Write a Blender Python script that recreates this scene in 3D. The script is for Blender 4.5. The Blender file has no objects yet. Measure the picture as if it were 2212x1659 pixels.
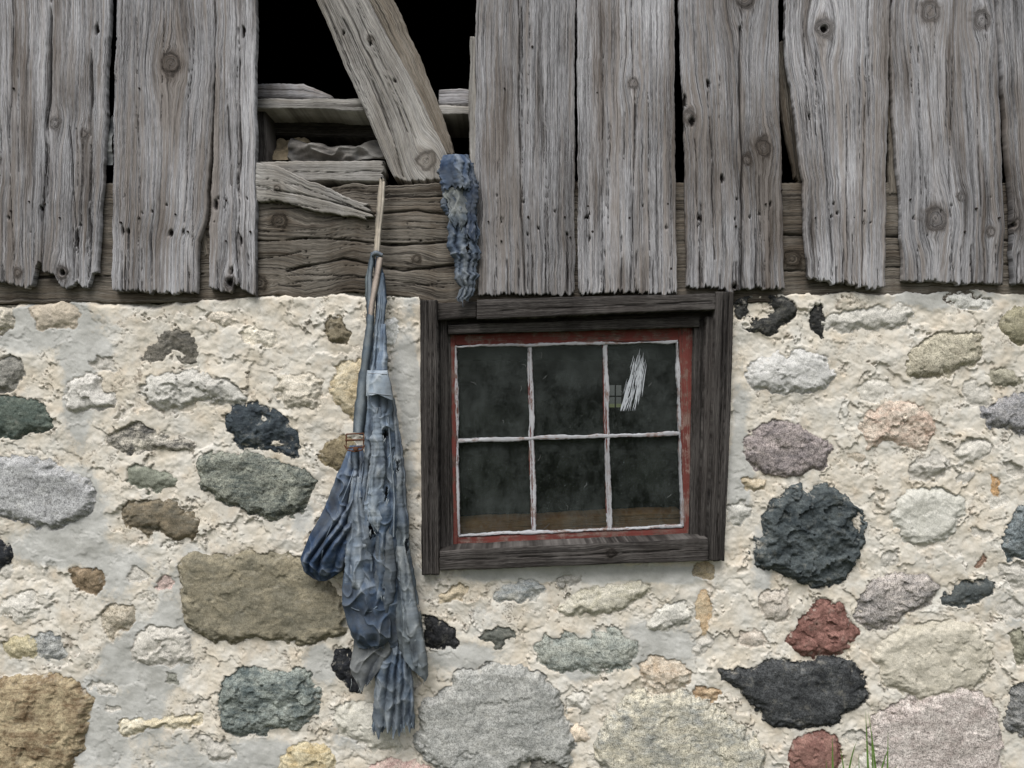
import bpy, math, random
import numpy as np
from mathutils import Vector
random.seed(7)
S=0.0015; D=2.5; CZ=1.6; CX0=1106.0; CY0=829.5
def PX(px,y=0.0): return (px-CX0)*S*(D+y)/D
def PZ(py,y=0.0): return CZ+(CY0-py)*S*(D+y)/D
scene=bpy.context.scene
scene.view_settings.view_transform='Standard'
scene.view_settings.look='None'
scene.view_settings.exposure=0
KA=0.85
def lin(c,k=KA):
    o=[]
    for v in c:
        v=v/255.0
        o.append((v/12.92 if v<=0.04045 else ((v+0.055)/1.055)**2.4)*k)
    return (o[0],o[1],o[2],1.0)
def desat(c,a):
    m=sum(c)/3.0
    return tuple(q*(1-a)+m*a for q in c)
# ------------------------------------------------------------ numpy noise
def h2(ix,iy,seed):
    ix=ix.astype(np.int64); iy=iy.astype(np.int64)
    n=(ix*374761393+iy*668265263+seed*974634777)&0xffffffff
    n=((n^(n>>13))*1274126177)&0xffffffff
    n=(n^(n>>16))&0xffffffff
    n=(n*2246822519)&0xffffffff
    n=(n^(n>>15))&0xffffffff
    return n/4294967295.0
def vn(x,y,seed=0):
    x=np.asarray(x,dtype=np.float64); y=np.asarray(y,dtype=np.float64)
    x,y=np.broadcast_arrays(x,y)
    ix=np.floor(x); iy=np.floor(y); fx=x-ix; fy=y-iy
    ux=fx*fx*fx*(fx*(fx*6-15)+10); uy=fy*fy*fy*(fy*(fy*6-15)+10)
    a=h2(ix,iy,seed);b=h2(ix+1,iy,seed);c=h2(ix,iy+1,seed);d=h2(ix+1,iy+1,seed)
    return (a+(b-a)*ux)*(1-uy)+(c+(d-c)*ux)*uy
def fbm(x,y,o=4,seed=0,g=0.5):
    s=0;a=1;t=0
    for i in range(o):
        s=s+a*vn(np.asarray(x)*2**i+i*17.3,np.asarray(y)*2**i-i*9.1,seed+i*31); t+=a; a*=g
    return s/t
def fbr(x,y,o=4,seed=0,g=0.5):
    # isotropic version: every octave is rotated so no lattice shows
    s=0;a=1;t=0
    for i in range(o):
        an=.6+i*1.1;c_,s_=math.cos(an),math.sin(an);k=2.03**i
        s=s+a*vn((x*c_-y*s_)*k+i*17.3,(x*s_+y*c_)*k-i*9.1,seed+i*31); t+=a; a*=g
    return s/t
def worley(x,y,seed=0):
    ix=np.floor(x); iy=np.floor(y)
    F1=np.full(x.shape,9.0);F2=np.full(x.shape,9.0);ID=np.zeros(x.shape);DX=np.zeros(x.shape);DY=np.zeros(x.shape)
    for i in (-1,0,1):
        for j in (-1,0,1):
            cx=ix+i;cy=iy+j
            dx=cx+h2(cx,cy,seed)-x; dy=cy+h2(cx,cy,seed+5)-y
            d=np.sqrt(dx*dx+dy*dy)
            c=d<F1
            F2=np.where(c,F1,np.minimum(F2,d))
            ID=np.where(c,h2(cx,cy,seed+9),ID);DX=np.where(c,dx,DX);DY=np.where(c,dy,DY)
            F1=np.where(c,d,F1)
    return F1,F2,ID,DX,DY
def sst(a,b,x):
    t=np.clip((x-a)/(b-a),0,1); return t*t*(3-2*t)
def distpoly(px,py,pts,closed=False):
    d=np.full(np.shape(px),1e9)
    n=len(pts)
    for i in range(n if closed else n-1):
        ax,ay=pts[i];bx,by=pts[(i+1)%n]
        ex,ey=bx-ax,by-ay
        L=ex*ex+ey*ey+1e-9
        t=np.clip(((px-ax)*ex+(py-ay)*ey)/L,0,1)
        d=np.minimum(d,np.hypot(px-ax-t*ex,py-ay-t*ey))
    return d
def inside(px,py,pts):
    r=np.zeros(np.shape(px),bool);n=len(pts)
    for i in range(n):
        ax,ay=pts[i];bx,by=pts[(i+1)%n]
        if ay==by: continue
        c=((ay>py)!=(by>py))&(px<(bx-ax)*(py-ay)/(by-ay)+ax)
        r^=c
    return r
def chaikin(p,k=2):
    for _ in range(k):
        q=[]
        for i in range(len(p)):
            a=p[i];b=p[(i+1)%len(p)]
            q.append((a[0]*.80+b[0]*.20,a[1]*.80+b[1]*.20));q.append((a[0]*.20+b[0]*.80,a[1]*.20+b[1]*.80))
        p=q
    return p
# ------------------------------------------------------------ mesh helpers
def link(ob,parent=None):
    scene.collection.objects.link(ob)
    if parent is not None: ob.parent=parent
    return ob
def empty(name):
    e=bpy.data.objects.new(name,None); e.empty_display_size=0.1
    scene.collection.objects.link(e); return e
def mesh_np(name,co,faces,mat,parent=None,attrs={},smooth=True):
    me=bpy.data.meshes.new(name)
    nf=len(faces);k=faces.shape[1]
    me.vertices.add(len(co)); me.vertices.foreach_set('co',np.ascontiguousarray(co,dtype=np.float32).ravel())
    me.loops.add(nf*k); me.loops.foreach_set('vertex_index',np.ascontiguousarray(faces,dtype=np.int32).ravel())
    me.polygons.add(nf); me.polygons.foreach_set('loop_start',np.arange(0,nf*k,k,dtype=np.int32))
    me.update(calc_edges=True)
    me.polygons.foreach_set('use_smooth',np.full(nf,smooth))
    for n,a in attrs.items():
        a=np.asarray(a,dtype=np.float32)
        if a.ndim==2:
            at=me.attributes.new(n,'FLOAT_COLOR','POINT'); at.data.foreach_set('color',a.ravel())
        else:
            at=me.attributes.new(n,'FLOAT','POINT'); at.data.foreach_set('value',a.ravel())
    me.materials.append(mat); me.validate(); me.update()
    return link(bpy.data.objects.new(name,me),parent)
def grid(name,X,Y,Z,mat,parent=None,attrs={},keep=None,smooth=True):
    R,C=X.shape
    idx=np.arange(R*C).reshape(R,C)
    f=np.stack([idx[:-1,:-1],idx[1:,:-1],idx[1:,1:],idx[:-1,1:]],-1)
    a=np.array([X[-1,0]-X[0,0],0,Z[-1,0]-Z[0,0]]);b=np.array([X[0,-1]-X[0,0],0,Z[0,-1]-Z[0,0]])
    f=f.reshape(-1,4)
    if keep is not None: f=f[keep.reshape(-1)]
    if np.cross(a,b)[1]>0: f=f[:,::-1]
    co=np.stack([X.ravel(),Y.ravel(),Z.ravel()],-1)
    at={n:(v.reshape(-1,4) if v.ndim==3 else v.ravel()) for n,v in attrs.items()}
    return mesh_np(name,co,f,mat,parent,at,smooth)
# ------------------------------------------------------------ node helpers
class NT:
    def __init__(s,name):
        s.m=bpy.data.materials.new(name); s.m.use_nodes=True; s.t=s.m.node_tree; s.t.nodes.clear()
        s.out=s.t.nodes.new('ShaderNodeOutputMaterial')
    def set(s,sock,v):
        if isinstance(v,bpy.types.NodeSocket): s.t.links.new(v,sock)
        elif v is not None: sock.default_value=v
    def n(s,typ,**k):
        nd=s.t.nodes.new(typ)
        for a,b in k.items(): setattr(nd,a,b)
        return nd
    def math(s,op,a,b=None,c=None,clamp=False):
        nd=s.n('ShaderNodeMath',operation=op,use_clamp=clamp)
        s.set(nd.inputs[0],a); s.set(nd.inputs[1],b)
        if c is not None: s.set(nd.inputs[2],c)
        return nd.outputs[0]
    def attr(s,name,col=False):
        nd=s.n('ShaderNodeAttribute',attribute_name=name); return nd.outputs['Color' if col else 'Fac']
    def comb(s,x,y,z=0.0):
        nd=s.n('ShaderNodeCombineXYZ'); s.set(nd.inputs[0],x);s.set(nd.inputs[1],y);s.set(nd.inputs[2],z); return nd.outputs[0]
    def vmul(s,v,w):
        nd=s.n('ShaderNodeVectorMath',operation='MULTIPLY'); s.set(nd.inputs[0],v); s.set(nd.inputs[1],w); return nd.outputs[0]
    def noise(s,v,scale=1.0,detail=3.0,rough=0.55,dist=0.0,dim='3D'):
        nd=s.n('ShaderNodeTexNoise',noise_dimensions=dim); s.set(nd.inputs['Vector'],v); nd.inputs['Scale'].default_value=scale
        nd.inputs['Detail'].default_value=detail; nd.inputs['Roughness'].default_value=rough; nd.inputs['Distortion'].default_value=dist
        return nd.outputs['Fac']
    def rng(s,v,a,b,c=0.0,d=1.0,smooth=False):
        nd=s.n('ShaderNodeMapRange'); nd.clamp=True
        s.set(nd.inputs[0],v)
        for i,x in enumerate((a,b,c,d)): s.set(nd.inputs[i+1],x)
        return nd.outputs[0]
    def mix(s,f,a,b,mode='MIX'):
        nd=s.n('ShaderNodeMix',data_type='RGBA',blend_type=mode)
        s.set(nd.inputs[0],f); s.set(nd.inputs[6],a); s.set(nd.inputs[7],b); return nd.outputs[2]
    def ramp(s,f,stops):
        nd=s.n('ShaderNodeValToRGB'); r=nd.color_ramp
        while len(r.elements)<len(stops): r.elements.new(0.5)
        for e,(p,c) in zip(r.elements,stops): e.position=p; e.color=c
        s.set(nd.inputs[0],f); return nd.outputs[0]
    def bump(s,h,dist=0.002,st=1.0,nrm=None):
        nd=s.n('ShaderNodeBump'); s.set(nd.inputs['Height'],h); nd.inputs['Distance'].default_value=dist; nd.inputs['Strength'].default_value=st
        if nrm is not None: s.set(nd.inputs['Normal'],nrm)
        return nd.outputs[0]
    def pos(s): return s.n('ShaderNodeTexCoord').outputs['Object']
    def princ(s,col,rough=0.85,normal=None,spec=0.3,metal=0.0):
        p=s.n('ShaderNodeBsdfPrincipled'); s.set(p.inputs['Base Color'],col); s.set(p.inputs['Roughness'],rough)
        s.set(p.inputs['Specular IOR Level'],spec); s.set(p.inputs['Metallic'],metal)
        if normal is not None: s.set(p.inputs['Normal'],normal)
        s.t.links.new(p.outputs[0],s.out.inputs[0]); return p
# ------------------------------------------------------------ materials
def wood_mat(name,cd,cm,cl,brown,bamt=0.5,bump=0.0011,chk=0.30,paint=None,streak=0.0):
    N=NT(name)
    gu=N.attr('gu');gv=N.attr('gv');crk=N.attr('crk');knt=N.attr('knt');tone=N.attr('tone')
    v=N.comb(gu,gv,0.0)
    P=N.pos()
    n1=N.noise(N.vmul(v,(420,5.0,1)),1,3,0.65,dim='2D')
    n2=N.noise(N.vmul(v,(75,1.0,1)),1,3,0.6,dim='2D')
    n3=N.noise(N.vmul(v,(1100,40,1)),1,2,0.6,dim='2D')
    n4=N.noise(N.vmul(v,(210,1.6,1)),1,2,0.5,dim='2D')
    lo=N.noise(N.vmul(P,(4,4,2)),1,4,0.65)
    f=N.math('ADD',N.math('MULTIPLY',n1,0.36),N.math('ADD',N.math('MULTIPLY',n2,0.36),N.math('MULTIPLY',n3,0.28)))
    f=N.math('ADD',f,N.math('MULTIPLY',N.math('SUBTRACT',lo,0.5),0.28))
    c=N.ramp(f,[(0.37,lin(cd)),(0.48,lin(cm)),(0.61,lin(cl))])
    lo2=N.noise(N.vmul(P,(7,7,1.6)),1,4,0.65)
    b=N.math('MULTIPLY',N.rng(N.math('ADD',lo2,N.math('MULTIPLY',N.math('SUBTRACT',n2,0.5),0.9)),0.42,0.66),bamt)
    c=N.mix(b,c,N.mix(0.35,N.mix(1.0,c,lin(brown,2.0),'MULTIPLY'),lin([q*.9 for q in brown])))
    if streak:
        sk=N.noise(N.vmul(v,(16,0.9,1)),1,5,0.7,dim='2D')
        c=N.mix(N.math('MULTIPLY',N.rng(sk,0.52,0.70),streak),c,N.mix(1.0,c,lin((150,138,126),1),'MULTIPLY'))
    c=N.mix(N.math('MULTIPLY',knt,0.6),c,N.mix(1.0,c,lin((158,146,134),1),'MULTIPLY'))
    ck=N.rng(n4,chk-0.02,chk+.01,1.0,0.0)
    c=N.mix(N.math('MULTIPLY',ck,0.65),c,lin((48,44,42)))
    c=N.mix(1.0,c,N.comb(tone,tone,tone),'MULTIPLY')
    if paint:
        pc,th=paint
        pn=N.noise(P,22,5,0.7); pf=N.math('ADD',N.math('MULTIPLY',pn,0.6),N.math('MULTIPLY',n1,0.4))
        c=N.mix(N.rng(pf,th-0.03,th+0.03),c,N.mix(N.rng(lo,0.3,0.7),lin(pc),lin([q*0.78 for q in pc])))
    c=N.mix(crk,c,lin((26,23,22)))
    h=N.math('ADD',N.math('ADD',N.math('MULTIPLY',n1,0.8),N.math('MULTIPLY',n3,0.5)),N.math('ADD',N.math('MULTIPLY',ck,-0.8),N.math('MULTIPLY',n2,1.2)))
    N.princ(c,0.95,N.bump(h,bump,1.0),0.08)
    return N.m
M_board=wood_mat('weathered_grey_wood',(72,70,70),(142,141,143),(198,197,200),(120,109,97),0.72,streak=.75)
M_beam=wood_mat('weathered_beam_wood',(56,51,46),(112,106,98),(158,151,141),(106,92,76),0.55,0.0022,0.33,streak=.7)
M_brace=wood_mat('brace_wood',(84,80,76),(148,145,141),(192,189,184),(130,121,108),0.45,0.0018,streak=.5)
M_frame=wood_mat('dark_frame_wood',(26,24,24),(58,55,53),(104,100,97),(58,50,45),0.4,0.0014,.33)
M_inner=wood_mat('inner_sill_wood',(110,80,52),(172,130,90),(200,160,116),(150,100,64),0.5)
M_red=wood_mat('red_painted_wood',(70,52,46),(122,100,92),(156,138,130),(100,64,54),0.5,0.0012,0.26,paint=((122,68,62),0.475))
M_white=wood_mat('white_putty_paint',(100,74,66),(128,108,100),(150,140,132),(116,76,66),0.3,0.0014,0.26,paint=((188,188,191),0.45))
def simple(name,c,rough=0.9,spec=0.2,metal=0.0,nz=0.25,scale=60):
    N=NT(name);P=N.pos();n=N.noise(P,scale,3,0.6)
    col=N.mix(n,lin([q*(1-nz) for q in c]),lin([min(255,q*(1+nz)) for q in c]))
    N.princ(col,rough,N.bump(n,0.002,0.6),spec,metal); return N.m
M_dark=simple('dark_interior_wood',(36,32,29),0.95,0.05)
M_rust=simple('rusty_iron',(88,58,42),0.8,0.3,0.3,0.4,300)
M_nail=simple('nail_iron',(46,40,37),0.7,0.3,0.4,0.4,300)
M_web=simple('cobweb',(112,112,110),0.9)
M_smear=simple('paint_smear',(180,184,188),0.8,0.2,0,0.15,90)
M_grass=simple('grass_blade',(92,120,56),0.6,0.3,0,0.3,20)
# wall
N=NT('fieldstone_masonry');P=N.pos()
sd=N.attr('sd');c1=N.attr('c1',True);c2=N.attr('c2',True);spk=N.attr('spk');gry=N.attr('gry');crk=N.attr('crk')
e1=N.noise(P,170,3,0.65)
s2=N.math('ADD',sd,N.math('MULTIPLY',N.math('SUBTRACT',e1,0.5),0.007))
mask=N.rng(s2,-0.0007,0.0007,1.0,0.0)
m1=N.noise(P,14,4,0.6,0.8)
bd_=N.noise(N.vmul(P,(12,12,60)),1,3,0.65,1.5)
stc=N.mix(N.rng(N.math('ADD',N.math('MULTIPLY',m1,.6),N.math('MULTIPLY',bd_,.4)),0.40,0.60),c1,c2)
g1=N.noise(P,260,3,0.75)
g3=N.noise(P,85,3,0.65)
sp=N.math('ADD',N.math('MULTIPLY',N.math('SUBTRACT',g1,0.5),3.4),N.math('MULTIPLY',N.math('SUBTRACT',g3,0.5),1.6))
spf=N.math('ADD',1.0,N.math('MULTIPLY',sp,N.math('ADD',0.28,N.math('MULTIPLY',spk,0.95))))
spf=N.math('MAXIMUM',spf,0.3)
stc=N.mix(1.0,stc,N.comb(spf,spf,spf),'MULTIPLY')
bl=N.math('MULTIPLY',N.rng(N.noise(P,28,5,0.75),0.56,0.72),0.28)
stc=N.mix(bl,stc,lin((176,172,160)))
sm=N.math('MULTIPLY',N.rng(N.noise(P,40,4,0.7),0.56,0.66),N.rng(sd,-0.022,0.0,0.03,0.75))
stc=N.mix(sm,stc,lin((192,186,174)))
q1=N.noise(P,9,4,0.6);q2=N.noise(P,60,4,0.7);q3=N.noise(P,420,2,0.7)
cream=N.mix(N.rng(q1,0.35,0.65),lin((213,203,186)),lin((219,215,206)))
cream=N.mix(N.math('MULTIPLY',N.rng(N.noise(P,13,3,0.6),0.54,0.74),0.45),cream,lin((206,185,158)))
grey=N.mix(N.rng(q1,0.35,0.65),lin((176,175,169)),lin((202,201,196)))
gm=N.rng(N.math('ADD',gry,N.math('MULTIPLY',N.math('SUBTRACT',q2,0.5),0.5)),0.42,0.60)
mc=N.mix(gm,cream,grey)
q4=N.noise(P,24,4,0.65)
v2=N.math('ADD',0.60,N.math('ADD',N.math('MULTIPLY',q4,0.22),N.math('ADD',N.math('MULTIPLY',q2,0.24),N.math('MULTIPLY',q3,0.30))))
mc=N.mix(1.0,mc,N.comb(v2,v2,v2),'MULTIPLY')
mc=N.mix(N.math('MULTIPLY',crk,0.75),mc,lin((112,101,88)))
mc=N.mix(N.math('MULTIPLY',N.rng(s2,0.0,0.0025,1.0,0.0),0.4),mc,lin((134,124,108)))
c=N.mix(mask,mc,stc)
hm=N.math('ADD',N.math('MULTIPLY',q3,0.5),N.math('MULTIPLY',q2,0.5))
hs=N.math('ADD',N.math('MULTIPLY',g1,0.6),N.math('MULTIPLY',g3,0.8))
hh=N.math('ADD',N.math('MULTIPLY',hm,N.math('SUBTRACT',1.0,mask)),N.math('MULTIPLY',hs,mask))
N.princ(c,1.0,N.bump(hh,0.0024,0.8),0.0)
M_wall=N.m
# denim
N=NT('worn_denim');P=N.pos();col=N.attr('col',True);w=N.attr('wear_shade')
n1=N.noise(P,15,5,0.65,0.6);n2=N.noise(N.vmul(P,(70,70,50)),1,4,0.65,0.5);tw=N.noise(N.vmul(P,(900,900,500)),1,2,0.6)
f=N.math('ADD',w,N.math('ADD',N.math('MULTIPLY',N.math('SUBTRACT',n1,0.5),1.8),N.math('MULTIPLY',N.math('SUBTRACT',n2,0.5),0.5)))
dk=N.mix(1.0,col,(0.34,0.37,0.43,1),'MULTIPLY')  # fold valleys: deep shade painted into the denim colour
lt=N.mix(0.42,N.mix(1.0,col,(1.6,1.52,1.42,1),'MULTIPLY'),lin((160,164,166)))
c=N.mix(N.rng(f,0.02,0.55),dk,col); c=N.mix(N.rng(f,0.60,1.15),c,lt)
gd=N.rng(N.noise(P,8,4,0.65),0.44,0.64)
c=N.mix(N.math('MULTIPLY',gd,0.5),c,lin((98,99,97)))
rd=N.rng(N.noise(P,26,4,0.7),0.58,0.74)
c=N.mix(N.math('MULTIPLY',rd,0.4),c,lin((74,72,68)))
tv=N.math('ADD',0.76,N.math('MULTIPLY',tw,0.45)); c=N.mix(1.0,c,N.comb(tv,tv,tv),'MULTIPLY')
N.princ(c,0.95,N.bump(N.math('ADD',N.math('MULTIPLY',tw,0.25),N.math('MULTIPLY',n2,0.7)),0.002,0.6),0.05)
M_denim=N.m
# glass
N=NT('dusty_glass');P=N.pos()
tr=N.n('ShaderNodeBsdfTransparent'); tr.inputs[0].default_value=(0.70,0.74,0.72,1)
gl=N.n('ShaderNodeBsdfGlossy'); gl.inputs['Roughness'].default_value=0.1; gl.inputs[0].default_value=(0.72,0.86,0.82,1)
df=N.n('ShaderNodeBsdfDiffuse'); df.inputs[0].default_value=(0.19,0.215,0.205,1)
fr=N.n('ShaderNodeFresnel'); fr.inputs[0].default_value=1.38
nb=N.noise(P,5,2,0.5); N.set(gl.inputs['Normal'],N.bump(nb,0.004,0.4))
m1=N.n('ShaderNodeMixShader'); N.set(m1.inputs[0],fr.outputs[0]); N.t.links.new(tr.outputs[0],m1.inputs[1]); N.t.links.new(gl.outputs[0],m1.inputs[2])
dd=N.math('ADD',N.rng(N.noise(N.vmul(P,(1,1,0.8)),6,7,0.82),0.4,0.75,0.02,0.26),N.rng(N.noise(P,260,3,0.65),0.65,0.72,0.0,0.7))
m2=N.n('ShaderNodeMixShader'); N.set(m2.inputs[0],dd); N.t.links.new(m1.outputs[0],m2.inputs[1]); N.t.links.new(df.outputs[0],m2.inputs[2])
N.t.links.new(m2.outputs[0],N.out.inputs[0]); M_glass=N.m
# ground
N=NT('grassy_soil');P=N.pos();n=N.noise(P,3,5,0.7);n2=N.noise(P,40,4,0.7)
c=N.mix(N.rng(n,0.4,0.6),lin((92,84,66)),lin((78,96,52)));c=N.mix(N.math('MULTIPLY',n2,0.5),c,lin((60,62,40)))
N.princ(c,0.95,N.bump(n2,0.02,0.8),0.1);M_ground=N.m

# ------------------------------------------------------------ STONE WALL
def E(cx,cy,rx,ry,ang=0,n=11,seed=None):
    rr=random.Random(seed if seed is not None else int(cx*7+cy*13))
    a0=math.radians(ang);p=[]
    for i in range(n):
        t=2*math.pi*i/n+rr.uniform(-.16,.16)
        k=rr.uniform(0.78,1.14)
        x=math.copysign(abs(math.cos(t))**0.85,math.cos(t))*rx*k;y=math.copysign(abs(math.sin(t))**0.85,math.sin(t))*ry*k
        p.append((cx+x*math.cos(a0)-y*math.sin(a0),cy+x*math.sin(a0)+y*math.cos(a0)))
    return p
ST=[]
def st(poly,c1,c2=None,spk=0.4,prot=0.012,fac=0.3):
    if c2 is None: c2=tuple(min(255,q*1.18) for q in c1)
    ST.append((chaikin(poly,1),desat(c1,.34),desat(c2,.26),spk,prot,fac))
st([(-40,862),(60,858),(95,880),(117,915),(110,935),(60,942),(0,947),(-40,945)],(78,92,84),(104,114,102),.4,.014)
st([(298,765),(318,770),(330,745),(352,722),(385,712),(428,728),(430,757),(412,784),(380,780),(372,755),(345,782),(312,786)],(84,82,76),(122,116,104),.4,.006,.6)
st([(215,960),(240,925),(300,916),(345,935),(422,953),(412,972),(330,972),(280,980)],(90,88,84),(205,196,178),.8,.01,.5)
st([(484,905),(505,873),(560,868),(612,893),(647,935),(664,975),(655,992),(600,975),(560,965),(520,970),(495,945)],(52,60,68),(74,84,90),.25,.012,.9)
st([(424,1010),(440,988),(490,975),(540,970),(612,998),(687,1022),(682,1055),(642,1112),(600,1132),(540,1114),(480,1087),(428,1050)],(90,98,92),(148,150,134),.9,.018,.5)
st(E(322,1034,54,30,5),(122,126,108),(146,150,132),.3,.008)
st([(260,1100),(300,1076),(360,1073),(412,1108),(434,1140),(422,1170),(380,1167),(330,1152),(273,1137)],(108,101,84),(140,124,98),.3,.013)
st([(-40,990),(50,980),(110,998),(182,1028),(212,1065),(197,1112),(130,1142),(60,1137),(-40,1097)],(152,152,152),(180,180,179),.7,.018,.15)
st([(384,1230),(400,1196),(430,1190),(500,1202),(560,1186),(640,1193),(702,1238),(744,1290),(758,1350),(732,1377),(640,1397),(560,1378),(480,1392),(418,1362),(386,1320)],(126,119,97),(152,141,114),.3,.018,.3)
st(E(195,1255,50,30,0),(122,102,74),(162,138,108),.4,.01)
st([(225,1320),(250,1302),(302,1310),(295,1340),(262,1370),(245,1396),(226,1365)],(176,160,132),(200,188,166),.6,.01)
st([(0,1385),(50,1375),(85,1385),(80,1425),(20,1425)],(186,170,124),(200,188,150),.5,.008)
st(E(102,1395,36,28,0),(128,132,132),(176,176,170),.8,.008)
st([(-40,1475),(40,1460),(100,1453),(165,1458),(207,1500),(192,1540),(187,1600),(150,1665),(60,1690),(-40,1700)],(190,168,124),(124,100,72),.4,.018,.4)
st([(466,1500),(490,1460),(530,1434),(590,1450),(650,1436),(692,1478),(694,1532),(650,1572),(590,1580),(530,1590),(478,1582)],(90,103,102),(150,157,147),.7,.016,.9)
st(E(375,1467,17,18),(128,128,116),None,.3,.006)
st([(250,1550),(330,1548),(400,1543),(442,1545),(435,1570),(330,1572),(262,1594)],(206,188,146),(222,212,186),.3,.012)
st([(602,1640),(640,1602),(700,1605),(724,1640),(722,1690),(600,1690)],(192,166,112),(212,198,160),.4,.012,.5)
st([(790,1655),(840,1638),(910,1640),(938,1665),(935,1700),(795,1700)],(184,142,132),(206,180,165),.5,.012)
st([(714,1540),(760,1512),(830,1520),(872,1570),(868,1618),(820,1625),(750,1590),(722,1575)],(202,196,177),(212,207,193),.1,.012,.3)
st([(893,1560),(930,1498),(990,1453),(1060,1428),(1150,1438),(1202,1480),(1227,1540),(1247,1610),(1232,1662),(1150,1642),(1060,1682),(960,1672),(898,1622)],(150,151,145),(178,177,170),.6,.02,.2)
st([(912,1335),(940,1328),(985,1370),(992,1398),(950,1402),(915,1395)],(42,43,46),(62,62,64),.4,.01,.6)
st([(724,1410),(752,1398),(772,1440),(780,1500),(755,1498),(728,1450)],(38,40,46),(56,58,62),.4,.01,.6)
st(E(1074,1374,38,19,5),(92,95,88),(116,118,108),.3,.007)
st([(1158,1395),(1180,1370),(1235,1365),(1265,1380),(1290,1356),(1345,1360),(1374,1395),(1368,1432),(1320,1455),(1240,1452),(1185,1448),(1160,1420)],(134,142,134),(175,177,163),.7,.012)
st([(1064,1280),(1100,1258),(1145,1250),(1188,1264),(1160,1290),(1110,1302),(1072,1298)],(142,150,152),(184,182,172),.4,.01)
st([(1204,1310),(1240,1280),(1310,1268),(1408,1256),(1404,1285),(1350,1315),(1280,1336),(1215,1330)],(186,178,150),(208,201,182),.4,.012)
st(E(1252,1514,28,26),(202,196,180),(218,212,200),.1,.012)
st([(1283,1610),(1310,1548),(1360,1498),(1430,1483),(1500,1500),(1582,1548),(1642,1600),(1662,1690),(1290,1710)],(156,156,146),(200,191,166),.8,.022,.3)
st([(1378,1450),(1410,1415),(1460,1425),(1492,1440),(1480,1480),(1430,1500),(1400,1495)],(192,166,134),(212,200,180),.4,.012,.8)
st([(1488,1480),(1520,1482),(1560,1500),(1548,1516),(1505,1512)],(180,140,98),(204,176,138),.4,.01)
st([(1550,1450),(1600,1440),(1720,1422),(1832,1413),(1866,1450),(1870,1520),(1822,1556),(1740,1572),(1650,1566),(1602,1500)],(50,52,54),(82,84,85),.85,.018,.2)
st([(1690,1385),(1722,1350),(1740,1308),(1785,1296),(1822,1320),(1850,1360),(1840,1400),(1800,1414),(1750,1417),(1720,1398)],(124,78,68),(158,110,98),.5,.012,.8)
st(E(1625,1380,40,24,0),(196,178,158),(216,204,188),.3,.008)
st([(1612,1190),(1650,1150),(1643,1105),(1690,1063),(1718,1043),(1745,1062),(1795,1045),(1842,1078),(1870,1120),(1864,1190),(1842,1240),(1780,1272),(1720,1262),(1650,1227)],(56,65,69),(92,100,101),.35,.022,1.2)
st([(2036,1285),(2080,1255),(2135,1243),(2157,1262),(2140,1290),(2085,1306),(2040,1304)],(74,81,82),(94,100,99),.3,.01)
st([(1846,1300),(1880,1250),(1940,1238),(2012,1240),(2033,1270),(2005,1305),(1950,1340),(1880,1365),(1850,1350)],(140,134,130),(186,175,166),.95,.014,.5)
st([(1884,1400),(1940,1355),(2020,1340),(2110,1345),(2152,1400),(2140,1470),(2060,1500),(1960,1510),(1900,1470)],(190,180,156),(208,199,179),.15,.016)
st([(1868,1560),(1930,1520),(2010,1485),(2100,1478),(2150,1520),(2168,1600),(2160,1700),(1890,1710)],(174,157,148),(198,187,178),.9,.02,.15)
st([(1703,1620),(1725,1585),(1775,1572),(1812,1590),(1822,1640),(1800,1700),(1720,1690)],(136,88,78),(162,118,104),.4,.016)
st([(1604,955),(1640,922),(1700,910),(1760,935),(1802,975),(1782,1015),(1730,1033),(1660,1028),(1612,1000)],(124,114,114),(168,154,149),.9,.012,.5)
st([(1858,910),(1890,872),(1960,868),(2018,905),(2022,950),(1985,978),(1940,945),(1900,960),(1868,972)],(200,166,142),(212,196,176),.5,.012,.9)
st([(1600,800),(1650,762),(1720,753),(1790,775),(1808,810),(1780,842),(1700,853),(1620,842)],(190,188,183),(211,209,203),.2,.016,.3)
st([(1590,645),(1625,630),(1670,634),(1715,650),(1730,680),(1705,708),(1650,724),(1604,700)],(44,45,46),(78,78,75),.4,.012,.4)
st([(1752,670),(1775,655),(1790,690),(1788,722),(1775,738),(1757,710)],(44,44,44),(66,66,64),.4,.008,.8)
st([(1956,770),(1985,728),(2040,710),(2102,712),(2124,745),(2105,785),(2045,812),(1985,822),(1960,805)],(170,160,134),(194,185,160),.7,.014,.3)
st(E(2172,815,46,25,8),(146,140,116),(172,166,144),.4,.01)
st([(2113,885),(2150,860),(2212,853),(2260,870),(2260,940),(2190,942),(2150,925)],(130,130,134),(158,155,154),.8,.014)
st([(2168,680),(2200,655),(2260,660),(2260,745),(2190,742),(2168,720)],(148,141,106),(164,156,128),.5,.012)
st([(2163,1140),(2190,1110),(2212,1080),(2260,1080),(2260,1215),(2190,1215),(2166,1185)],(88,101,105),(130,138,140),.8,.014,.7)
st(E(2150,1047,14,18),(196,150,98),None,.3,.006)
st([(1920,1100),(1950,1062),(2010,1045),(2080,1068),(2085,1110),(2050,1160),(1990,1186),(1935,1160)],(196,193,178),(210,207,195),.1,.014,.3)
st(E(1676,1305,38,40),(190,176,158),(211,201,187),.3,.012)
st(E(2200,1392,26,36),(138,136,110),(160,156,134),.4,.012)
st([(2163,1530),(2190,1480),(2240,1465),(2260,1600),(2200,1590),(2170,1565)],(96,98,98),(150,148,144),.95,.014)
st([(696,708),(718,680),(735,678),(754,715),(745,738),(715,748)],(116,104,80),(142,130,104),.3,.012,.5)
st([(710,830),(735,790),(790,775),(800,840),(795,905),(760,905),(722,880)],(188,164,118),(208,194,162),.4,.013)
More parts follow.
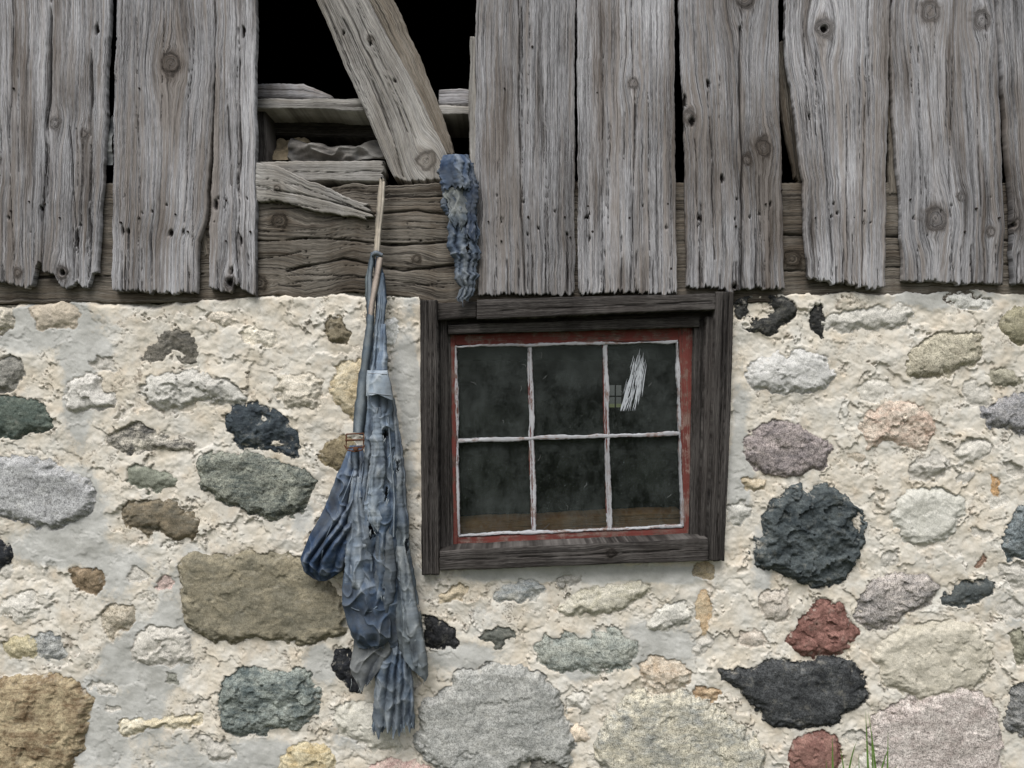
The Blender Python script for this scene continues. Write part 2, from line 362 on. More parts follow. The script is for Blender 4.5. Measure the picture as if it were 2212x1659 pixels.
st([(682,985),(700,955),(745,935),(770,950),(770,1000),(740,1015),(705,1008)],(124,109,80),(158,142,106),.4,.012)
st([(135,850),(160,815),(205,800),(215,835),(258,850),(240,885),(170,898),(142,885)],(194,189,178),(213,208,199),.3,.014,.6)
st([(305,840),(340,808),(430,800),(500,820),(545,860),(500,880),(420,868),(350,888),(320,880)],(184,180,169),(206,202,192),.25,.014,.9)
st([(-30,770),(20,762),(58,790),(50,830),(10,855),(-30,850)],(124,122,114),(162,158,147),.5,.012,.8)
st([(-30,1170),(10,1165),(28,1200),(18,1225),(-30,1230)],(44,46,50),None,.3,.01)
st(E(352,1255,18,16),(186,160,150),None,.6,.005)
st(E(1632,1048,42,17,0),(186,164,124),(208,192,164),.3,.012)
st(E(980,1285,34,18,-20),(194,176,144),None,.3,.01)
st(E(1255,1583,20,20),(208,188,162),None,.3,.01)
st([(1770,690),(1820,668),(1900,656),(1985,668),(1960,700),(1880,720),(1800,712)],(186,182,171),(206,201,189),.3,.012)
st(E(2122,1210,11,20,20),(146,114,94),None,.4,.006)
st([(1508,1290),(1525,1275),(1535,1310),(1530,1370),(1508,1382),(1512,1330)],(200,156,104),(214,190,152),.3,.004)
st([(1140,1645),(1180,1632),(1230,1640),(1235,1690),(1140,1690)],(100,98,92),(130,126,116),.5,.01)
st([(1490,1225),(1520,1212),(1548,1222),(1540,1245),(1500,1250)],(190,164,118),(150,140,120),.4,.008)
st(E(1232,1255,32,12,-15),(160,156,146),None,.3,.008)
st([(1575,1085),(1610,1080),(1625,1110),(1600,1145),(1576,1140)],(184,181,171),None,.2,.008)
st(E(2090,650,60,18,5),(188,186,178),None,.3,.008)
st(E(640,840,56,40,15),(202,189,165),(214,205,187),.3,.012,.9)
st(E(560,725,40,26,10),(208,198,178),None,.3,.008,.9)
st(E(470,690,30,14,20),(200,188,168),None,.3,.01,.9)
st(E(1445,1330,60,30,-25),(186,182,170),None,.3,.012,.6)
st(E(848,712,20,30,0),(216,215,210),None,.1,.008)
cent=[(np.mean([a for a,b in s[0]]),np.mean([b for a,b in s[0]]),0.5*max(max(a for a,b in s[0])-min(a for a,b in s[0]),max(b for a,b in s[0])-min(b for a,b in s[0]))) for s in ST]
rr=random.Random(3)
def tryadd(x0,x1,y0,y1,rmin,rmax,n,pale):
    pal=[(120,118,110),(150,140,115),(70,76,80),(160,156,150),(176,150,110),(190,180,160),(140,100,86),(104,112,102)]
    for _ in range(n):
        r=rr.uniform(rmin,rmax);ry=r*rr.uniform(.45,.8);x=rr.uniform(x0,x1);y=rr.uniform(y0,y1)
        if 870-r<x<1600+r and 600<y<1240+ry: continue
        if any(math.hypot(x-a,(y-b)*1.25)<(c*.92+r) for a,b,c in cent): continue
        cent.append((x,y,r))
        if pale:
            k=rr.uniform(.88,1.0); c=(214*k,207*k,193*k) if rr.random()<.88 else (200*k,184*k,160*k)
        else: c=rr.choice(pal)
        st(E(x,y,r,ry,rr.uniform(-25,25),seed=rr.random()),c,None if not pale else tuple(q*1.05 for q in c),rr.uniform(.1,.8 if not pale else .25),r*0.00022*(.7 if pale else 1),rr.uniform(.2,1))
tryadd(-480,-60,680,1880,50,150,260,False); tryadd(2280,2680,680,1880,50,150,260,False)
tryadd(-60,2280,1720,1890,40,110,200,False)
tryadd(-480,-60,680,1880,20,50,200,False); tryadd(2280,2680,680,1880,20,50,200,False)
tryadd(0,2212,680,1650,50,95,500,True)
tryadd(0,2212,680,1650,18,50,300,True)
xs=np.concatenate([np.arange(-500,-44,8),np.arange(-44,2256,2.0),np.arange(2256,2704,8)])
tv=np.concatenate([np.arange(0,1060,2.0),np.arange(1060,1262,6.0)]);tv=tv/tv[-1]
topx=[-500,0,60,140,220,330,420,520,600,640,720,800,905,912,1560,1590,1700,1900,2100,2212,2700]
topy=[655,658,650,640,650,656,641,633,628,633,625,631,630,655,655,630,624,622,618,622,622]
tp=np.interp(xs,topx,topy)+ (fbm(xs*0.05,0*xs,4,3)-.5)*14
BOT=CY0+CZ/S+30
XX=np.broadcast_to(xs,(len(tv),len(xs))).copy()
YY=tp[None,:]+(BOT-tp[None,:])*tv[:,None]
sdp=np.full(XX.shape,60.0);C1=np.zeros(XX.shape+(4,));C2=np.zeros(XX.shape+(4,));SPK=np.zeros(XX.shape);PRO=np.zeros(XX.shape);FAC=np.zeros(XX.shape)
C1[...]=lin((200,190,170));C2[...]=lin((200,190,170))
wx=(fbr(XX*.03,YY*.03,4,11)-.5)*32+(fbr(XX*.10,YY*.10,3,12,.55)-.5)*14
wy=(fbr(XX*.03,YY*.03,4,21)-.5)*28+(fbr(XX*.10,YY*.10,3,22,.55)-.5)*14
XW=XX+wx;YW=YY+wy
for poly,c1,c2,spk_,prot,fac in ST:
    x0=min(p[0] for p in poly)-40;x1=max(p[0] for p in poly)+40;y0=min(p[1] for p in poly)-40;y1=max(p[1] for p in poly)+40
    ca=np.searchsorted(xs,x0);cb=np.searchsorted(xs,x1)
    if cb<=ca: continue
    sub=YY[:,ca:cb];rows=np.where((sub.max(1)>y0)&(sub.min(1)<y1))[0]
    if len(rows)==0: continue
    ra,rb=rows[0],rows[-1]+1
    px=XW[ra:rb,ca:cb];py=YW[ra:rb,ca:cb]
    d=distpoly(px,py,poly,True);d=np.where(inside(px,py,poly),-d,d)
    cur=sdp[ra:rb,ca:cb];m=d<cur
    sdp[ra:rb,ca:cb]=np.where(m,d,cur)
    for A,v in ((SPK,spk_),(PRO,prot),(FAC,fac)):
        A[ra:rb,ca:cb]=np.where(m,v,A[ra:rb,ca:cb])
    C1[ra:rb,ca:cb][m]=lin(c1);C2[ra:rb,ca:cb][m]=lin(c2)
for (a,b,rx,ry) in [(606,957,18,7),(655,980,10,12),(570,905,6,5),(1638,664,26,24),(1612,690,12,9),(1852,1130,7,17),(1205,1372,20,10),(1300,1362,14,10),(385,760,16,8),(1990,700,14,8),(1700,760,10,6)]:
    q=np.hypot((XW-a)/rx,(YW-b)/ry);sdp=np.maximum(sdp,(1-q)*min(rx,ry))
SD=sdp*S
GR=np.zeros(XX.shape)
for a,b,c_,d_,s_ in [(60,700,190,60,1),(180,760,60,60,1),(170,900,50,120,1),(160,1080,90,110,1),(300,1400,110,220,1),(240,1560,190,130,1),(100,1180,130,60,1),(885,830,28,190,.9),(1250,1238,330,22,1),(1430,1400,120,80,.9),(1595,1010,28,190,.9),(1640,1450,70,60,.8),(560,1640,130,40,.8),(690,1420,70,60,.8),(1240,1420,110,60,.7),(1000,1330,80,60,.3),(470,1180,120,40,.6),(660,1100,50,80,.6),(2060,640,120,25,.9),(1960,1190,60,60,.5),(2200,1330,60,60,.6),(1640,1210,40,90,.7),(1020,1420,80,30,.7),(760,1580,60,60,.5),(-300,1200,120,300,.8),(2500,1000,120,200,.8)]:
    GR=np.maximum(GR,s_*np.exp(-((XX-a)/c_)**2-((YY-b)/d_)**2))
GR=GR*0.95+(fbr(XX*.008,YY*.008,4,41)-.5)*1.2
GR=np.clip(GR,0,1)
xm=XX*S;ym=YY*S
cw=1-.75*sst(.35,.6,GR)
F1,F2,ID,DX,DY=worley((xm+wx*S*2.5)/.13,(ym+wy*S*2.5)/.085,5)
G1,G2,ID2,EX,EY=worley((xm+wx*S*1.5)/.05,(ym+wy*S*1.5)/.035,15)
th=ID*6.283*3
pl=cw*(0.007*(ID-.5)+0.008*(np.cos(th)*DX+np.sin(th)*DY))+cw*0.10*(0.006*(ID2-.5)+0.007*(np.cos(ID2*40)*EX+np.sin(ID2*40)*EY))
gate=sst(.44,.56,fbr(XX*.012,YY*.012,3,51))
crk=np.clip(1-(F2-F1)/.035,0,1)*cw*gate
crk=np.maximum(crk,np.clip(1-(G2-G1)/.04,0,1)*cw*.7*sst(.54,.68,fbr(XX*.015,YY*.015,3,61)))
mort=0.004+0.013*(fbr(xm*7,ym*9,4,71)-.5)+pl+0.0022*(fbr(xm*40,ym*45,4,81)-.5)+0.0010*(fbr(xm*150,ym*150,3,91)-.5)-crk*.003
mort+=(1-cw)*0.004*(fbr(xm*8+ym*5,ym*28-xm*8,3,95)-.5)
e=np.clip(-SD/.040,0,1)
K1,K2,ID3,KX,KY=worley((xm+wx*S*1.5)/.065,(ym+wy*S*1.5)/.05,25)
fa=FAC*(0.008*(ID3-.5)+0.012*(np.cos(ID3*50)*KX+np.sin(ID3*50)*KY)+0.012*(fbr(xm*30,ym*30,3,73)-.5))*np.sqrt(e)
sto=-0.003+PRO*1.5*(1-(1-e)**2.2)+fa+0.003*(fbr(xm*60,ym*60,4,83)-.5)+0.010*(fbr(xm*14,ym*14,2,84)-.5)
mb=sst(-.0015,.0015,-SD)
H=mort*(1-mb)+sto*mb
dt=YY-tp[None,:]
H-=0.03*(1-sst(0,16,dt))
PXw=(XX-CX0)*S;PZw=CZ+(CY0-YY)*S
def addtop(A,v=None): return np.concatenate([A[:1] if v is None else v,A],0)
Yw=-H
PXw2=addtop(PXw);PZw2=addtop(PZw,PZw[:1]+.006);Yw2=addtop(Yw,Yw[:1]*0+0.3)
at={'sd':addtop(SD),'c1':addtop(C1),'c2':addtop(C2),'spk':addtop(SPK),'gry':addtop(GR),'crk':addtop(crk)}
cxm=(XX[:-1,:-1]+XX[1:,1:])/2;cym=(YY[:-1,:-1]+YY[1:,1:])/2
hole=(cxm>928)&(cxm<1552)&(cym<1205)&(cym>600)&~((cxm>1536)&(cym>1100))
hole=np.concatenate([hole[:1],hole],0)
grid('stone_wall',PXw2,Yw2,PZw2,M_wall,None,at,~hole)

# ------------------------------------------------------------ PLANKS
def plank(name,A,B,y0,thick=0.025,axis='v',end=None,start=None,knots=(),cracks=(),holes=(),mat=None,seed=1,res=2.2,amp=0.0009,jag=2.0,jit=1.5,bow=0.0,parent=None,tres=4.0):
    k=1 if axis=='v' else 0
    A=sorted(A,key=lambda p:p[k]);B=sorted(B,key=lambda p:p[k])
    Aa=[p[k] for p in A];Ac=[p[1-k] for p in A];Ba=[p[k] for p in B];Bc=[p[1-k] for p in B]
    a0=min(Aa[0],Ba[0]);a1=max(Aa[-1],Ba[-1])
    w=np.mean(np.abs(np.array(np.interp(np.linspace(a0,a1,9),Ba,Bc))-np.interp(np.linspace(a0,a1,9),Aa,Ac)))
    ns=max(6,int(w/res)+1);nt=max(6,int((a1-a0)/tres)+1)
    s=np.linspace(0,1,ns);t=np.linspace(0,1,nt)
    ce=np.interp(a1,Aa,Ac)*(1-s)+np.interp(a1,Ba,Bc)*s; cs=np.interp(a0,Aa,Ac)*(1-s)+np.interp(a0,Ba,Bc)*s
    e1=np.interp(ce,[p[1-k] for p in end],[p[k] for p in end]) if end else np.full(ns,float(a1))
    e0=np.interp(cs,[p[1-k] for p in start],[p[k] for p in start]) if start else np.full(ns,float(a0))
    e1=e1+(fbm(ce*.18,ce*0,4,seed,.7)-.5)*jag*4-(vn(ce*.5,ce*0,seed+3)>.66)*jag*3*vn(ce*.3,ce*0,seed+4)
    e0=e0+(fbm(cs*.18,cs*0,4,seed+9,.7)-.5)*jag*2
    al=e0[None,:]+(e1-e0)[None,:]*t[:,None]
    Ae=np.interp(al,Aa,Ac)+(fbm(al*.02,al*0+seed,4,seed+1)-.5)*jit*4+(vn(al*.25,al*0,seed+2)-.5)*jit*.8
    Be=np.interp(al,Ba,Bc)+(fbm(al*.02,al*0+seed,4,seed+5)-.5)*jit*4+(vn(al*.25,al*0,seed+6)-.5)*jit*.8
    cr=Ae*(1-s)[None,:]+Be*s[None,:]
    u=(s[None,:]-.5)*w*S+0*al; v=al*S
    u=u+0.004*(fbm(al*.002,s[None,:]*1.2+0*al,2,seed+7)-.5)*2
    px,py=(cr,al) if k else (al,cr)
    knt=np.zeros(al.shape);ck=np.zeros(al.shape);hh=np.zeros(al.shape)
    rads=[]
    for kk in knots:
        kx,ky,r=kk[:3];hl=kk[3] if len(kk)>3 else 0
        kc,ka=(kx,ky) if k else (ky,kx)
        dx=(cr-kc)*S;dy=(al-ka)*S;rm=r*S
        g=np.exp(-(dx/(2.4*rm))**2-(dy/(4.2*rm))**2)
        u=u-dx*.8*g
        hh+=0.003*np.exp(-(dx/(2.0*rm))**2-(dy/(3.0*rm))**2)
        rads.append((dx,dy,rm,hl))
    for dx,dy,rm,hl in rads:
        wob=1+.34*(fbm(dx/rm*1.2+9,dy/rm*1.2,2,seed+8)-.5)*2
        ee=np.sqrt(dx**2+(dy/1.15)**2)/rm*wob
        m=1-sst(.88,1.14,ee)
        u=u*(1-m)+m*(ee*rm*1.2+.3);v=v*(1-m)+m*(np.arctan2(dy,dx)*.010)
        knt=np.maximum(knt,m*.7+.8*np.exp(-((ee-1.15)/.4)**2))
        ring=np.exp(-((ee-1.0)/.12)**2)*(vn(np.arctan2(dy,dx)*1.5+5,dx*0,seed)*.9)
        ck=np.maximum(ck,ring*.6);hh-=ring*.002
        if hl:
            q=1-sst(hl*.75,hl,ee);ck=np.maximum(ck,q);hh-=q*.014
        else: ck=np.maximum(ck,.6*(np.abs(dx+dy*.3+rm*.15*np.sin(dy/rm*4))<rm*.06)*(ee<.7))
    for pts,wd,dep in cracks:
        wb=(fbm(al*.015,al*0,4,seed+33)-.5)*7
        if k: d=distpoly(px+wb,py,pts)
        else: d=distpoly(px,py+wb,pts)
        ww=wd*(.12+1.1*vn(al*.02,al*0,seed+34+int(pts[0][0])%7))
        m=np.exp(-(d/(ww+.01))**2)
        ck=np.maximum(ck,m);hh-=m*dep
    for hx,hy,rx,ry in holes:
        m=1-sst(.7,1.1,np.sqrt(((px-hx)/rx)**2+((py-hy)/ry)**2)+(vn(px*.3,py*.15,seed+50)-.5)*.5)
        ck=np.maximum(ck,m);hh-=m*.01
    hh+=amp*1.0*(fbm(u*150,v*1.3,2,seed+60)-.5)+amp*4.0*(fbm(u*22,v*1.2,3,seed+61)-.5)
    ed=np.minimum(s,1-s)[None,:]*w
    hh-=0.002*np.exp(-ed/1.6)
    cup=bow*(4*(s-.5)**2)[None,:]
    Y=y0-hh+cup+0*al
    f=(D+y0)/D
    X=(px-CX0)*S*f;Z=CZ+(CY0-py)*S*f
    pad=lambda a:np.pad(a,1,mode='edge')
    Xp,Yp,Zp=pad(X),pad(Y),pad(Z)
    bk=np.zeros(Xp.shape,bool);bk[0,:]=bk[-1,:]=True;bk[:,0]=bk[:,-1]=True
    Yp=np.where(bk,y0+thick,Yp)
    tn=random.Random(seed).uniform(.86,1.12)
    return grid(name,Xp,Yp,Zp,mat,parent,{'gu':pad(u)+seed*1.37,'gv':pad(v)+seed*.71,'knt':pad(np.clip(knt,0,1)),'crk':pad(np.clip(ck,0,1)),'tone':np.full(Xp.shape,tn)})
sid=empty('weathered_plank_siding')
YB=-0.03
T=-600
def bd(i,L,R,end,**k):
    r_=random.Random(i*31)
    x0,x1=L[-1][0],R[-1][0]
    ex=[]
    for _ in range(int((x1-x0)/26)):
        x=r_.uniform(x0+8,x1-8);l=r_.uniform(30,150);ex.append(([(x+r_.uniform(-2,2),640-l),(x,645)],r_.uniform(.8,2.0),.006))
    for _ in range(int((x1-x0)/38)):
        x=r_.uniform(x0+8,x1-8);y=r_.uniform(-50,450);l=r_.uniform(80,300);ex.append(([(x,y),(x+r_.uniform(-4,4),y+l)],r_.uniform(.6,1.2),.004))
    k['cracks']=list(k.get('cracks',[]))+ex
    hs_=list(k.get('holes',[]))
    for _ in range(4): hs_.append((r_.uniform(x0+12,x1-12),r_.uniform(420,520),r_.uniform(1.5,2.8),r_.uniform(2,4)))
    k['holes']=hs_
    L=[(L[0][0],T)]+L;R=[(R[0][0],T)]+R
    k.setdefault('tres',3.2);k.setdefault('jag',3.8)
    plank('plank_%d'%i,L,R,k.pop('y0',YB),0.024,'v',end=end,mat=M_board,seed=i*7+3,parent=sid,**k)
bd(1,[(-52,0),(-52,625)],[(236,0),(229,200),(222,350),(214,480),(206,625)],[(-52,600),(0,606),(25,614),(55,624),(70,612),(76,572),(84,566),(90,588),(115,592),(128,615),(150,624),(165,606),(172,618),(188,624),(194,592),(206,590)],
   cracks=[([(112,-100),(108,150),(100,350),(84,590)],2.6,.012),([(28,60),(20,300),(30,620)],1.2,.004),([(195,100),(196,400),(190,600)],2.4,.01),([(150,260),(165,500),(166,600)],1.8,.006)],
   knots=[(120,268,9),(182,290,7),(135,590,11,.6),(-20,350,14),(40,590,8)],holes=[(208,62,5,12),(88,450,3,6),(165,520,4,20),(18,470,3,5)],bow=.004)
bd(2,[(250,0),(243,300),(240,632)],[(464,0),(463,150),(456,300),(441,480),(429,520),(425,632)],[(240,628),(330,631),(425,634)],
   knots=[(371,138,19)],cracks=[([(420,60),(405,300),(398,480)],1.2,.004),([(300,250),(298,630)],1.2,.004),([(355,0),(350,260)],1,.003)],holes=[(276,500,4,6),(368,503,5,8),(395,500,3,5),(265,497,3,12)],bow=.003)
bd(3,[(467,0),(465,150),(462,300),(453,480),(451,638)],[(552,0),(552,638)],[(451,622),(470,628),(500,634),(512,612),(520,622),(552,640)],
   knots=[(497,612,11,.75)],cracks=[([(515,60),(520,330),(510,560),(518,640)],2.2,.01),([(490,180),(500,400)],1.4,.005)],holes=[(526,70,4,14),(466,440,5,14),(500,585,4,10),(520,520,3,12),(487,430,3,4)],y0=YB+.004)
bd(4,[(1027,0),(1026,300),(1032,640)],[(1242,0),(1242,300),(1242,640)],[(1032,638),(1140,636),(1242,638)],
   cracks=[([(1118,-200),(1122,150),(1124,400),(1135,640)],2.0,.01),([(1180,200),(1178,640)],1.2,.004),([(1075,350),(1072,640)],1.2,.004)],holes=[(1083,475,3,4),(1140,505,3,4),(1225,505,3,5)],bow=.002)
bd(5,[(1248,0),(1248,300),(1250,636)],[(1456,0),(1458,300),(1463,636)],[(1250,634),(1360,632),(1463,636)],
   knots=[(1368,180,9)],cracks=[([(1372,190),(1370,400),(1362,640)],2.0,.01),([(1300,400),(1305,640)],1,.003),([(1368,-100),(1366,170)],1.2,.004),([(1400,200),(1404,640)],1,.003)],holes=[(1270,470,4,5),(1273,515,3,6),(1440,490,3,4)],y0=YB-.003)
bd(6,[(1468,0),(1475,200),(1482,350),(1484,625)],[(1682,0),(1688,300),(1696,625)],[(1484,620),(1560,624),(1580,632),(1605,622),(1696,624)],
   knots=[(1490,252,12),(1650,318,15),(1608,-10,22),(1614,345,9),(1588,620,7,.6)],cracks=[([(1598,60),(1600,300),(1604,470),(1603,625)],2.6,.012),([(1530,200),(1545,560)],1.6,.006),([(1500,300),(1515,620)],1.3,.004),([(1640,380),(1650,620)],1.3,.004)],holes=[(1530,180,4,10),(1560,385,5,12),(1510,470,4,6),(1665,440,3,5),(1640,462,3,4),(1480,215,5,14),(1495,262,7,10)],bow=.004)
bd(7,[(1697,0),(1700,120),(1718,240),(1736,380),(1741,520),(1750,620)],[(1926,0),(1919,300),(1913,625)],[(1750,598),(1800,612),(1850,618),(1913,624)],
   knots=[(1781,62,17,.55)],cracks=[([(1760,150),(1790,400),(1800,600)],1.6,.006),([(1870,100),(1862,620)],1.3,.004),([(1830,250),(1830,600)],1.2,.004),([(1735,20),(1745,300)],1.2,.004)],holes=[(1810,460,3,4),(1750,250,3,8)],bow=.006,y0=YB-.004)
bd(8,[(1928,0),(1926,120),(1936,300),(1947,450),(1955,610)],[(2150,0),(2158,120),(2166,300),(2172,480),(2168,615)],[(1955,606),(2060,612),(2168,614)],
   knots=[(2008,24,19),(2120,42,17),(2020,472,21),(2140,500,9),(2075,425,7)],cracks=[([(2060,120),(2050,400),(2060,612)],1.6,.006),([(1985,100),(1990,420)],1.3,.004),([(2110,150),(2120,470)],1.3,.004)],holes=[(1975,470,3,4)],bow=.005)
bd(9,[(2156,0),(2172,250),(2186,430),(2190,625)],[(2400,0),(2400,625)],[(2190,612),(2400,622)],knots=[(2190,486,12,.4)],cracks=[([(2300,0),(2300,620)],2,.006)])
bd(10,[(2406,0),(2408,625)],[(2690,0),(2690,625)],[(2408,620),(2690,622)],knots=[(2520,300,15)])
bd(11,[(-300,0),(-300,625)],[(-60,0),(-60,625)],[(-300,620),(-60,616)],knots=[(-200,300,15)],cracks=[([(-180,0),(-180,620)],2,.006)])
bd(12,[(-500,0),(-500,625)],[(-306,0),(-306,625)],[(-500,620),(-306,616)])
plank('batten_1',[(1672,90),(1690,250),(1718,388)],[(1720,90),(1740,250),(1730,392)],0.012,.02,'v',mat=M_beam,seed=91,parent=sid,jag=5)
plank('batten_2',[(1016,80),(1012,250),(1020,630)],[(1034,80),(1034,250),(1040,630)],0.0-.004,.02,'v',mat=M_brace,seed=92,parent=sid,jag=3)
plank('batten_3',[(425,490),(440,545)],[(447,520),(452,550)],-0.003,.01,'v',mat=M_beam,seed=93,parent=sid,jag=3)
plank('batten_4',[(1925,-100),(1920,420)],[(1945,-100),(1940,420)],0.0-.003,.015,'v',mat=M_beam,seed=94,parent=sid)
def blobs(name,pts,mat,parent,r=.0035,yy=YB-.0035):
    co=[];fa=[]
    for (a,b) in pts:
        x=PX(a,yy);z=PZ(b,yy);o=len(co);n=8;rr_=r*random.uniform(.8,1.2)
        for j,(rk,dy) in enumerate(((1.0,.006),(1.0,0),(.6,-.0015))):
            for i in range(n):
                t=2*math.pi*i/n;co.append((x+rr_*rk*math.cos(t),yy+dy,z+rr_*rk*math.sin(t)))
        for j in range(2):
            for i in range(n):
                fa.append((o+j*n+i,o+j*n+(i+1)%n,o+(j+1)*n+(i+1)%n,o+(j+1)*n+i))
        for q in ((0,1,2,3),(0,3,4,5),(0,5,6,7)): fa.append(tuple(o+2*n+z_ for z_ in q))
    return mesh_np(name,np.array(co),np.array(fa),mat,parent,{},True)
blobs('nails',[(22,455),(62,435),(96,440),(128,470),(260,480),(300,470),(378,462),(405,500),(488,432),(540,500),(487,520),(1055,478),(1083,520),(1141,468),(1220,468),(1232,512),(1270,445),(1280,500),(1360,470),(1443,440),(1450,580),(1515,470),(1590,488),(1655,440),(1690,410),(1762,470),(1845,470),(1868,455),(1968,430),(2085,500),(2110,450),(2160,470),(28,190),(300,190),(1090,190),(1290,200),(1150,100)],M_nail,sid)

# sill beam
kb=[(604,478,14),(1710,560,17),(560,612,14),(330,500,15),(900,560,8)]
cb=[([(553,520),(700,515),(850,530),(1030,520)],2.4,.012),([(620,585),(740,560),(870,585),(1020,570)],2.2,.01),([(553,560),(650,545)],1.8,.008),([(700,470),(900,455),(1000,470)],2,.008),([(800,430),(960,425)],1.4,.005),([(640,610),(800,600),(960,622)],1.6,.006),([(553,500),(1030,492)],1.0,.004),([(740,500),(735,540)],1,.004),([(660,540),(670,580),(740,600)],1.1,.004),([(880,480),(885,520)],1,.004),([(1500,500),(2200,520)],3,.01),([(1500,590),(2200,570)],2,.01),([(0,600),(553,590)],2,.01)]
r_=random.Random(77)
for _ in range(26):
    x=r_.uniform(553,950);y=r_.uniform(405,630);l=r_.uniform(40,180);cb.append(([(x,y),(x+l,y+r_.uniform(-6,6))],r_.uniform(.7,1.5),.004))
plank('sill_beam',[(-500,392),(553,396),(640,398),(700,408),(760,396),(830,400),(1000,392),(2700,395)],[(-500,655),(420,652),(553,640),(600,636),(660,650),(760,630),(870,640),(960,660),(1040,652),(2700,655)],0.0,0.26,'h',knots=kb,cracks=cb,holes=[(745,470,4,3),(795,490,3,3),(660,515,3,2),(910,520,3,2)],mat=M_beam,seed=55,res=2.4,tres=3.2,amp=.002,jit=2)
plank('diagonal_brace_beam',[(560,-300),(683,0),(765,190),(853,388)],[(672,-300),(795,0),(888,170),(980,362)],0.022,0.15,'v',end=[(853,388),(880,392),(940,388),(985,384)],
   knots=[(920,347,17),(800,85,6)],cracks=[([(740,40),(800,160),(850,300),(870,380)],2,.008),([(770,20),(840,180),(900,330)],1.4,.005),([(700,10),(790,210)],1.6,.006),([(760,-20),(900,300)],1,.004),([(720,60),(830,330)],1,.004)],holes=[(800,92,3,9),(853,175,3,4),(742,70,3,5)],mat=M_brace,seed=61,amp=.0015)
plank('live_edge_strip',[(655,-300),(780,0),(872,172),(962,335)],[(716,-300),(850,0),(906,122),(950,230),(984,332)],0.032,0.12,'v',mat=M_beam,seed=62,amp=.004,jag=3,jit=3,parent=bpy.data.objects['diagonal_brace_beam'])
sh=empty('shelf_boards')
plank('ledger',[(540,350),(700,348),(825,347)],[(540,392),(700,391),(828,389)],0.005,0.10,'h',mat=M_brace,seed=71,parent=sh,cracks=[([(553,372),(820,370)],1,.004)])
plank('shelf_edge',[(540,213),(760,213)],[(540,232),(792,240)],0.06,0.28,'h',mat=M_brace,seed=72,parent=sh)
plank('shelf_back',[(540,245),(830,250)],[(540,292),(840,300)],0.2,0.1,'h',mat=M_frame,seed=73,parent=sh)
plank('upper_shelf',[(540,182),(655,180),(720,209)],[(540,211),(720,212)],0.15,0.3,'h',mat=M_board,seed=74,parent=sh)
plank('shelf_block',[(948,192),(1000,190),(1022,196)],[(948,224),(1022,224)],0.14,0.12,'h',mat=M_board,seed=75,parent=sh)
plank('shelf_right',[(940,228),(1030,228)],[(946,246),(1030,248)],0.08,0.25,'h',mat=M_brace,seed=76,parent=sh)
plank('post',[(545,232),(553,400)],[(572,232),(586,400)],0.09,0.1,'v',mat=M_frame,seed=77,parent=sh)
plank('broken_plank',[(540,350),(600,360),(700,402),(808,448)],[(540,432),(600,436),(700,462),(808,474)],-0.022,0.02,'h',end=[(808,440),(796,452),(812,462),(790,470),(800,480)],mat=M_brace,seed=81,amp=.0012,jag=5,jit=3,
   cracks=[([(553,400),(700,432),(805,460)],1.6,.008),([(560,425),(690,452)],1.2,.006),([(553,380),(640,400),(760,445)],1,.005)],knots=[(600,408,6)])
def crumple(name,x0,x1,y0,y1,yd,amp,col,mat,seed,parent=None):
    ns,nt=110,50
    s=np.linspace(0,1,ns)[None,:];t=np.linspace(0,1,nt)[:,None]
    px=x0+(x1-x0)*s+0*t;top=y0+(y1-y0)*.5*(1-fbm(s*3.5,s*0,3,seed))
    py=top+(y1-top)*t
    n=fbr(px*.014,py*.024,3,seed);r=1-np.abs(2*n-1)
    h=amp*(fbr(px*.015,py*.03,3,seed+3)+.35*r**3)
    Y=yd-h*np.sqrt(np.clip(t*3,0,1))
    f=(D+yd)/D
    C=np.zeros(px.shape+(4,));C[...]=lin(col)
    grid(name,(px-CX0)*S*f,Y,CZ+(CY0-py)*S*f,mat,parent,{'col':C,'wear_shade':.3+.5*r**3})
M_rub=simple('crumbled_mortar',(140,128,108),0.95,0.1,0,0.3,70)
crumple('mortar_rubble',600,700,288,356,.19,.06,(150,140,120),M_rub,4)
crumple('crumpled_rag',630,850,294,356,.16,.07,(112,108,104),M_denim,14)
crumple('crumpled_rag.001',222,250,225,360,.02,.03,(150,152,152),M_denim,24)

# ------------------------------------------------------------ WINDOW
win=empty('six_pane_window')
def wp(n,A,B,y0,th,ax,mat,seed,**k):
    k.setdefault('jag',.6);k.setdefault('jit',.7);k.setdefault('amp',.0006)
    return plank(n,A,B,y0,th,ax,mat=mat,seed=seed,parent=win,**k)
wp('frame_left',[(907,650),(911,1242)],[(944,648),(948,1240)],-.038,.14,'v',M_frame,101,cracks=[([(925,650),(928,1240)],1.3,.005),([(934,700),(936,1000)],1,.005)],amp=.0012)
wp('frame_right',[(1547,630),(1540,900),(1528,1206)],[(1586,632),(1578,900),(1565,1212)],-.038,.14,'v',M_frame,102,cracks=[([(1563,650),(1550,1200)],1.3,.005),([(1573,640),(1560,1000)],1,.005)],amp=.0012)
wp('frame_top',[(1030,648),(1200,642),(1546,634)],[(1030,690),(1546,668)],-.034,.13,'h',M_frame,103,cracks=[([(1040,670),(1540,652)],1.2,.004)],amp=.0012)
wp('frame_top_end',[(945,655),(1029,652)],[(945,692),(1029,686)],-.012,.12,'h',M_frame,104)
wp('stop_top',[(968,702),(1512,684)],[(968,722),(1512,706)],.012,.08,'h',M_frame,105)
wp('head_board',[(944,680),(1546,662)],[(944,708),(1546,690)],.045,.06,'h',M_frame,106)
wp('stop_left',[(946,690),(949,1192)],[(966,690),(972,1192)],.018,.08,'v',M_frame,107)
wp('stop_left_inner',[(962,700),(968,1192)],[(972,700),(980,1190)],.036,.05,'v',M_frame,110)
wp('stop_right',[(1500,690),(1490,1172)],[(1530,690),(1518,1170)],.020,.08,'v',M_frame,108)
